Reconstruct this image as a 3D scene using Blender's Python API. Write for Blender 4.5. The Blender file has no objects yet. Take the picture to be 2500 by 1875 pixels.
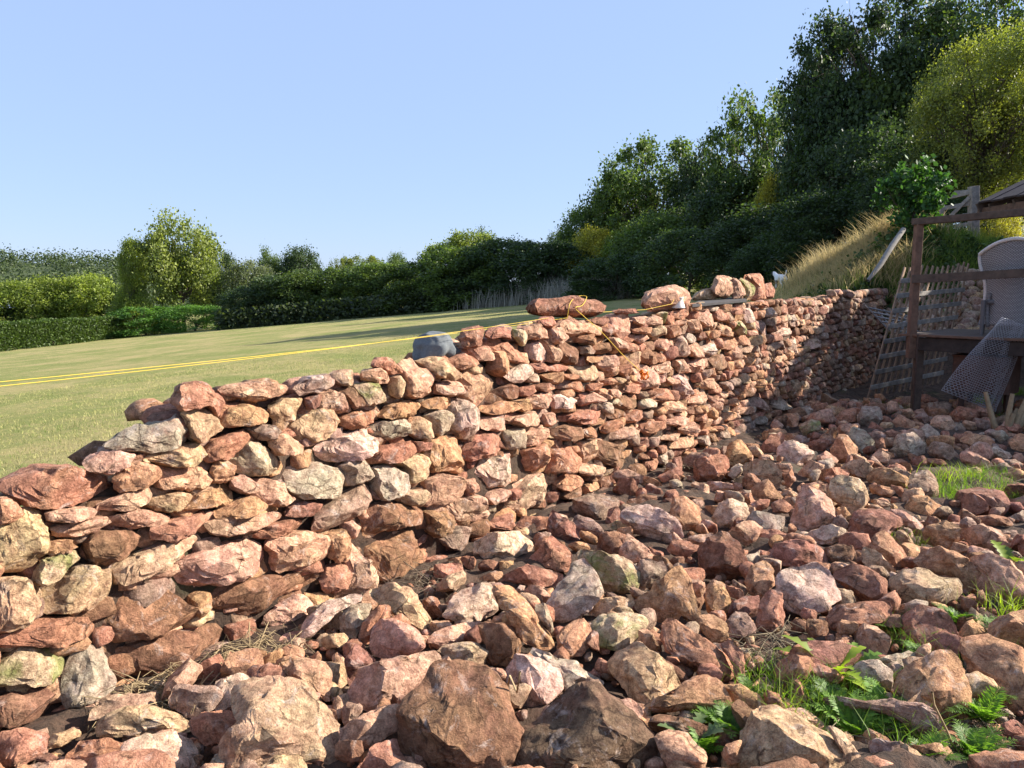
import bpy, bmesh, math, random
import numpy as np
from mathutils import Vector, Matrix, noise as mnoise

# ---------------------------------------------------------------- camera, light, exposure
SC = bpy.context.scene
COL = SC.collection
FPX = 1889.0                      # focal length in photograph pixels (2500 wide)
CAMH = 1.6
PITCH = math.atan((937.5 - 700.0) / FPX)
cam_data = bpy.data.cameras.new('camera')
cam_data.sensor_width = 36.0
cam_data.lens = 36.0 * FPX / 2500.0
cam_data.clip_start = 0.05
cam_data.clip_end = 3000.0
cam = bpy.data.objects.new('camera', cam_data)
cam.location = (0, 0, CAMH)
cam.rotation_euler = (math.pi / 2 - PITCH, 0, 0)
COL.objects.link(cam)
SC.camera = cam

SUN_AZ = math.radians(80.0)       # clockwise from the view direction
SUN_EL = math.radians(30.0)
sd = Vector((math.sin(SUN_AZ) * math.cos(SUN_EL), math.cos(SUN_AZ) * math.cos(SUN_EL), math.sin(SUN_EL)))
world = bpy.data.worlds.new('World')
SC.world = world
world.use_nodes = True
wn = world.node_tree
wn.nodes.clear()
sky = wn.nodes.new('ShaderNodeTexSky')
sky.sky_type = 'NISHITA'
sky.sun_disc = False
sky.sun_elevation = SUN_EL
sky.sun_rotation = SUN_AZ
sky.altitude = 100
sky.air_density = 1.0
sky.dust_density = 0.3
sky.ozone_density = 2.2
bg = wn.nodes.new('ShaderNodeBackground')
bg.inputs['Strength'].default_value = 0.09
wo = wn.nodes.new('ShaderNodeOutputWorld')
air = wn.nodes.new('ShaderNodeMix'); air.data_type = 'RGBA'; air.inputs[0].default_value = 0.78
air.inputs[7].default_value = (2.15, 2.9, 4.6, 1)      # even summer haze over the clear-sky gradient
wn.links.new(sky.outputs[0], air.inputs[6])
wn.links.new(air.outputs[2], bg.inputs['Color'])
wn.links.new(bg.outputs[0], wo.inputs['Surface'])
sun_data = bpy.data.lights.new('sun', 'SUN')
sun_data.energy = 5.0
sun_data.angle = math.radians(0.5)
sun_data.color = (1.0, 0.93, 0.82)
sun = bpy.data.objects.new('sun', sun_data)
sun.rotation_mode = 'QUATERNION'
sun.rotation_quaternion = sd.to_track_quat('Z', 'Y')
sun.location = (20, 0, 20)
COL.objects.link(sun)
SC.view_settings.view_transform = 'Standard'
SC.view_settings.look = 'None'
SC.view_settings.exposure = 1.32
SC.view_settings.gamma = 1.0
SC.view_settings.use_curve_mapping = False
SC.cycles.max_bounces = 6
SC.cycles.transparent_max_bounces = 6

# ---------------------------------------------------------------- geometry of the place
CP, SP = math.cos(PITCH), math.sin(PITCH)
def ray(px, py):
    x = (px - 1250.0) / FPX; y = (937.5 - py) / FPX
    return np.array([x, CP + y * SP, -SP + y * CP])
CAM = np.array([0, 0, CAMH])
def ground_hit(px, py, z=0.0):
    d = ray(px, py); t = (z - CAMH) / d[2]
    return CAM + d * t
def at_dist(px, py, Y):
    d = ray(px, py); return CAM + d * (Y / d[1])
def to_px(p):
    q = np.asarray(p, float) - CAM
    f = q[1] * CP - q[2] * SP; up = q[1] * SP + q[2] * CP
    return 1250 + FPX * q[0] / f, 937.5 - FPX * up / f
W0 = ground_hit(0, 1830); W1 = ground_hit(1750, 1090)
WD = (W1 - W0) / np.linalg.norm(W1 - W0)             # along the wall
WN = np.array([WD[1], -WD[0], 0.0])                  # towards the yard
WNB = WN + np.array([0, 0, 0.09]); WNB /= np.linalg.norm(WNB)
WUP = np.cross(WNB, WD)*-1.0
WUP = np.cross(WD, -WNB); WUP = WUP if WUP[2] > 0 else -WUP
WLEN = 15.0
def wall_uv(px, py):
    d = ray(px, py); t = np.dot(W0 - CAM, WNB) / np.dot(d, WNB)
    p = CAM + d * t - W0
    return np.array([np.dot(p, WD), np.dot(p, WUP)])
def wall_pt(u, v, w=0.0):
    return W0 + WD * u + WUP * v + WNB * w
def smooth(x, a, b):
    t = np.clip((np.asarray(x, float) - a) / (b - a), 0, 1); return t * t * (3 - 2 * t)

# ---------------------------------------------------------------- helpers
def link(name, me, mat=None, parent=None, loc=None, color=None):
    o = bpy.data.objects.new(name, me)
    COL.objects.link(o)
    if mat is not None and me is not None and len(me.materials) == 0: me.materials.append(mat)
    if parent is not None: o.parent = parent
    if loc is not None: o.location = loc
    if color is not None: o.color = color
    return o
def tag(o, label, cat, group=None, kind=None):
    o['label'] = label; o['category'] = cat
    if group: o['group'] = group
    if kind: o['kind'] = kind
    return o
def empty(name, loc, label, cat, group=None, rz=0.0):
    o = bpy.data.objects.new(name, None); COL.objects.link(o)
    o.empty_display_size = 0.1
    o.location = loc; o.rotation_euler = (0, 0, rz)
    return tag(o, label, cat, group)
def copy_tree(o, parent=None):
    c = o.copy(); COL.objects.link(c)
    if parent is not None: c.parent = parent
    for ch in o.children: copy_tree(ch, c)
    return c
def mesh_np(name, V, F, smooth_=True, sharp=None):
    V = np.asarray(V, np.float32); F = np.asarray(F, np.int32)
    me = bpy.data.meshes.new(name)
    k = F.shape[1]
    me.vertices.add(len(V)); me.vertices.foreach_set('co', V.ravel())
    me.loops.add(F.size); me.loops.foreach_set('vertex_index', F.ravel())
    me.polygons.add(len(F)); me.polygons.foreach_set('loop_start', np.arange(len(F), dtype=np.int32) * k)
    if smooth_: me.polygons.foreach_set('use_smooth', np.ones(len(F), bool))
    me.update(calc_edges=True)
    if sharp: me.set_sharp_from_angle(angle=math.radians(sharp))
    return me
def vnoise(p, seed=0):
    i = np.floor(p).astype(np.int64); f = p - i; u = f * f * (3 - 2 * f)
    def h(a, b, c):
        n = (a * 374761393 + b * 668265263 + c * 1274126177 + seed * 982451653) & 0xFFFFFFFF
        n = ((n ^ (n >> 13)) * 1274126177) & 0xFFFFFFFF
        n = ((n ^ (n >> 16)) * 2246822519) & 0xFFFFFFFF
        return (n & 0xFFFF) / 32767.5 - 1.0
    r = 0
    for a in (0, 1):
        wx = u[:, 0] if a else 1 - u[:, 0]
        for b in (0, 1):
            wy = u[:, 1] if b else 1 - u[:, 1]
            for c in (0, 1):
                wz = u[:, 2] if c else 1 - u[:, 2]
                r = r + wx * wy * wz * h(i[:, 0] + a, i[:, 1] + b, i[:, 2] + c)
    return r
def fbm(p, seed=0, oct_=4, gain=0.5):
    r = 0; a = 1.0
    for k in range(oct_):
        r = r + a * vnoise(p * (2.03 ** k), seed + k * 17); a *= gain
    return r
_ico = {}
def ico(sub):
    if sub not in _ico:
        bm = bmesh.new(); bmesh.ops.create_icosphere(bm, subdivisions=sub, radius=1.0)
        V = np.array([v.co[:] for v in bm.verts]); F = np.array([[v.index for v in f.verts] for f in bm.faces]); bm.free()
        _ico[sub] = (V / np.linalg.norm(V, axis=1)[:, None], F)
    return _ico[sub]

# ---------------------------------------------------------------- materials
def new_mat(name):
    m = bpy.data.materials.new(name); m.use_nodes = True
    nt = m.node_tree; nt.nodes.clear()
    out = nt.nodes.new('ShaderNodeOutputMaterial')
    return m, nt, out
class NG:
    def __init__(s, nt): s.nt = nt
    def n(s, t, **kw):
        x = s.nt.nodes.new(t)
        for k, v in kw.items():
            if k in ('ins',):
                for a, b in v.items(): x.inputs[a].default_value = b
            else: setattr(x, k, v)
        return x
    def l(s, a, b): s.nt.links.new(a, b)
    def noise(s, co, scale, detail=4, rough=0.55, dist=0.0):
        x = s.n('ShaderNodeTexNoise'); x.inputs['Scale'].default_value = scale; x.inputs['Detail'].default_value = detail
        x.inputs['Roughness'].default_value = rough; x.inputs['Distortion'].default_value = dist
        if co is not None: s.l(co, x.inputs['Vector'])
        return x
    def ramp(s, fac, a, b, ca=(0,0,0,1), cb=(1,1,1,1)):
        x = s.n('ShaderNodeValToRGB'); e = x.color_ramp.elements
        e[0].position = a; e[1].position = b; e[0].color = ca; e[1].color = cb
        s.l(fac, x.inputs[0]); return x
    def mix(s, fac, a, b, mode='MIX'):
        x = s.n('ShaderNodeMix', data_type='RGBA', blend_type=mode)
        for sock, v in ((x.inputs[0], fac), (x.inputs[6], a), (x.inputs[7], b)):
            if hasattr(v, 'links'): s.l(v, sock)
            else: sock.default_value = v
        return x.outputs[2]
    def math(s, op, a, b=0.0):
        x = s.n('ShaderNodeMath', operation=op)
        for sock, v in ((x.inputs[0], a), (x.inputs[1], b)):
            if hasattr(v, 'links'): s.l(v, sock)
            else: sock.default_value = v
        return x.outputs[0]

def stone_material(name, attr=False):
    m, nt, out = new_mat(name); g = NG(nt)
    tc = g.n('ShaderNodeTexCoord'); oi = g.n('ShaderNodeObjectInfo')
    if attr:
        at = g.n('ShaderNodeAttribute', attribute_name='tint'); base = at.outputs['Color']; rnd = at.outputs['Alpha']; alpha = None
        co = tc.outputs['Object']
    else:
        base = oi.outputs['Color']; rnd = oi.outputs['Random']; alpha = oi.outputs['Alpha']
        off = g.n('ShaderNodeVectorMath', operation='SCALE'); off.inputs[0].default_value = (37, 61, 19); g.l(rnd, off.inputs['Scale'])
        ad = g.n('ShaderNodeVectorMath', operation='ADD'); g.l(tc.outputs['Object'], ad.inputs[0]); g.l(off.outputs[0], ad.inputs[1])
        co = ad.outputs[0]
    n1 = g.noise(co, 6, 3, 0.6, 0.6)        # broad patches
    n2 = g.noise(co, 26, 7, 0.75, 0.2)      # mottling
    n3 = g.noise(co, 150, 3, 0.75)          # grain
    n4 = g.noise(co, 11, 6, 0.75, 0.8)      # calcite
    wob = g.n('ShaderNodeVectorMath', operation='MULTIPLY_ADD'); g.l(n2.outputs['Color'], wob.inputs[0]); wob.inputs[1].default_value = (0.05, 0.05, 0.05); g.l(co, wob.inputs[2])
    vz = g.n('ShaderNodeTexVoronoi'); vz.inputs['Scale'].default_value = 55; g.l(wob.outputs[0], vz.inputs['Vector'])
    vb = g.n('ShaderNodeTexVoronoi'); vb.inputs['Scale'].default_value = 13; g.l(wob.outputs[0], vb.inputs['Vector'])
    # hue drift: pinker / tanner
    f1 = g.ramp(n1.outputs[0], 0.36, 0.66).outputs[0]
    pink = g.mix(1.0, base, (1.05, 0.94, 0.93, 1), 'MULTIPLY')
    tan = g.mix(1.0, base, (1.0, 1.02, 0.93, 1), 'MULTIPLY')
    c = g.mix(f1, pink, tan)
    f2 = g.ramp(n2.outputs[0], 0.34, 0.66).outputs[0]
    dark = g.mix(1.0, c, (0.44, 0.36, 0.33, 1), 'MULTIPLY')
    lite = g.mix(1.0, c, (1.4, 1.4, 1.38, 1), 'MULTIPLY')
    c = g.mix(f2, dark, lite)
    f3 = g.ramp(n3.outputs[0], 0.3, 0.7, (0.68,0.66,0.64,1), (1.26,1.26,1.26,1)).outputs[0]
    c = g.mix(1.0, c, f3, 'MULTIPLY')
    # pale calcite / dried lichen
    f4 = g.ramp(n4.outputs[0], 0.56, 0.7).outputs[0]
    f4 = g.math('MULTIPLY', f4, 0.55)
    c = g.mix(f4, c, (0.66, 0.55, 0.48, 1))
    # iron red veins
    n5 = g.noise(co, 9, 5, 0.6, 2.0)
    f5 = g.math('MULTIPLY', g.ramp(n5.outputs[0], 0.56, 0.66).outputs[0], 0.32)
    c = g.mix(f5, c, (0.27, 0.12, 0.08, 1))
    if alpha is not None:
        inv = g.math('SUBTRACT', 1.0, alpha)
        n6 = g.noise(co, 6, 4, 0.6, 0.5)
        f6 = g.math('MULTIPLY', g.ramp(n6.outputs[0], 0.48, 0.6).outputs[0], inv)
        c = g.mix(f6, c, (0.17, 0.21, 0.04, 1))
    ve = g.n('ShaderNodeTexVoronoi', feature='DISTANCE_TO_EDGE'); ve.inputs['Scale'].default_value = 8.5; g.l(wob.outputs[0], ve.inputs['Vector'])
    crack = g.math('MULTIPLY', g.ramp(ve.outputs['Distance'], 0.0, 0.035, (1,1,1,1), (0,0,0,1)).outputs[0], g.ramp(n1.outputs[0], 0.5, 0.6).outputs[0])
    spots = g.ramp(vz.outputs['Distance'], 0.06, 0.2, (1,1,1,1), (0,0,0,1)).outputs[0]
    spots = g.math('MULTIPLY', spots, g.ramp(n4.outputs[0], 0.42, 0.36).outputs[0])
    c = g.mix(g.math('MULTIPLY', crack, 0.65), c, (0.07, 0.035, 0.025, 1))
    c = g.mix(g.math('MULTIPLY', spots, 0.55), c, (0.10, 0.05, 0.035, 1))
    b = g.n('ShaderNodeBsdfPrincipled'); b.inputs['Roughness'].default_value = 0.9
    b.inputs['Specular IOR Level'].default_value = 0.25
    g.l(c, b.inputs['Base Color'])
    hh = g.math('ADD', g.math('MULTIPLY', n2.outputs[0], 0.8), g.math('MULTIPLY', n3.outputs[0], 0.10))
    hh = g.math('ADD', hh, g.math('MULTIPLY', vb.outputs['Distance'], -0.55))
    pit = g.ramp(vz.outputs['Distance'], 0.0, 0.35).outputs[0]
    hh = g.math('ADD', hh, g.math('MULTIPLY', pit, 0.07))
    hh = g.math('ADD', hh, g.math('MULTIPLY', crack, -0.25))
    bp = g.n('ShaderNodeBump'); bp.inputs['Strength'].default_value = 0.9; bp.inputs['Distance'].default_value = 0.036
    g.l(hh, bp.inputs['Height']); g.l(bp.outputs[0], b.inputs['Normal'])
    g.l(b.outputs[0], out.inputs['Surface'])
    return m
M_STONE = stone_material('stone_red_limestone')
M_STONE_MANY = stone_material('stone_red_limestone_many', True)

def simple_mat(name, col, rough=0.8, nscale=20, var=0.35, bump=0.3, bdist=0.003, metallic=0.0, stretch=None, objcol=False):
    m, nt, out = new_mat(name); g = NG(nt)
    tc = g.n('ShaderNodeTexCoord'); co = tc.outputs['Object']
    if stretch:
        mp = g.n('ShaderNodeMapping'); mp.inputs['Scale'].default_value = stretch; g.l(co, mp.inputs[0]); co = mp.outputs[0]
    n1 = g.noise(co, nscale, 5, 0.65, 0.3)
    r = g.ramp(n1.outputs[0], 0.25, 0.75, tuple([1 - var] * 3) + (1,), tuple([1 + var] * 3) + (1,))
    if objcol:
        oi = g.n('ShaderNodeObjectInfo'); c = g.mix(1.0, oi.outputs['Color'], r.outputs[0], 'MULTIPLY')
    else:
        c = g.mix(1.0, (*col, 1), r.outputs[0], 'MULTIPLY')
    b = g.n('ShaderNodeBsdfPrincipled'); b.inputs['Roughness'].default_value = rough; b.inputs['Metallic'].default_value = metallic
    b.inputs['Specular IOR Level'].default_value = 0.3
    g.l(c, b.inputs['Base Color'])
    if bump:
        bp = g.n('ShaderNodeBump'); bp.inputs['Strength'].default_value = bump; bp.inputs['Distance'].default_value = bdist
        g.l(n1.outputs[0], bp.inputs['Height']); g.l(bp.outputs[0], b.inputs['Normal'])
    g.l(b.outputs[0], out.inputs['Surface'])
    return m
def leaf_material(name, trans=0.35, var=0.45, col=None):
    m, nt, out = new_mat(name); g = NG(nt)
    geo = g.n('ShaderNodeNewGeometry'); oi = g.n('ShaderNodeObjectInfo'); tc = g.n('ShaderNodeTexCoord')
    if col is None: base = oi.outputs['Color']
    else:
        rgb = g.n('ShaderNodeRGB'); rgb.outputs[0].default_value = (*col, 1); base = rgb.outputs[0]
    r = g.ramp(geo.outputs['Random Per Island'], 0, 1, (1 - var, 1 - var, 1 - var * 0.8, 1), (1 + var * 1.1, 1 + var, 1 + var * 0.3, 1))
    c = g.mix(1.0, base, r.outputs[0], 'MULTIPLY')
    n = g.noise(tc.outputs['Object'], 3.5, 3, 0.6)
    r2 = g.ramp(n.outputs[0], 0.35, 0.65, (0.72, 0.78, 0.8, 1), (1.25, 1.18, 0.95, 1))
    c = g.mix(1.0, c, r2.outputs[0], 'MULTIPLY')
    d = g.n('ShaderNodeBsdfPrincipled'); d.inputs['Roughness'].default_value = 0.55; d.inputs['Specular IOR Level'].default_value = 0.35
    g.l(c, d.inputs['Base Color'])
    t = g.n('ShaderNodeBsdfTranslucent'); c2 = g.mix(1.0, c, (1.5, 1.6, 0.6, 1), 'MULTIPLY'); g.l(c2, t.inputs['Color'])
    mx = g.n('ShaderNodeMixShader'); mx.inputs[0].default_value = trans
    g.l(d.outputs[0], mx.inputs[1]); g.l(t.outputs[0], mx.inputs[2]); g.l(mx.outputs[0], out.inputs['Surface'])
    return m
M_LEAF = leaf_material('leaf')
M_BARK = simple_mat('bark', (0.09, 0.07, 0.05), 0.95, 14, 0.5, 0.8, 0.01)
M_WOOD_DARK = simple_mat('weathered_dark_wood', (0.075, 0.055, 0.042), 0.85, 9, 0.55, 0.5, 0.004, stretch=(1, 1, 1))
M_WOOD_OC = simple_mat('weathered_wood', (0.1, 0.1, 0.1), 0.85, 14, 0.45, 0.5, 0.004, objcol=True)
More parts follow.
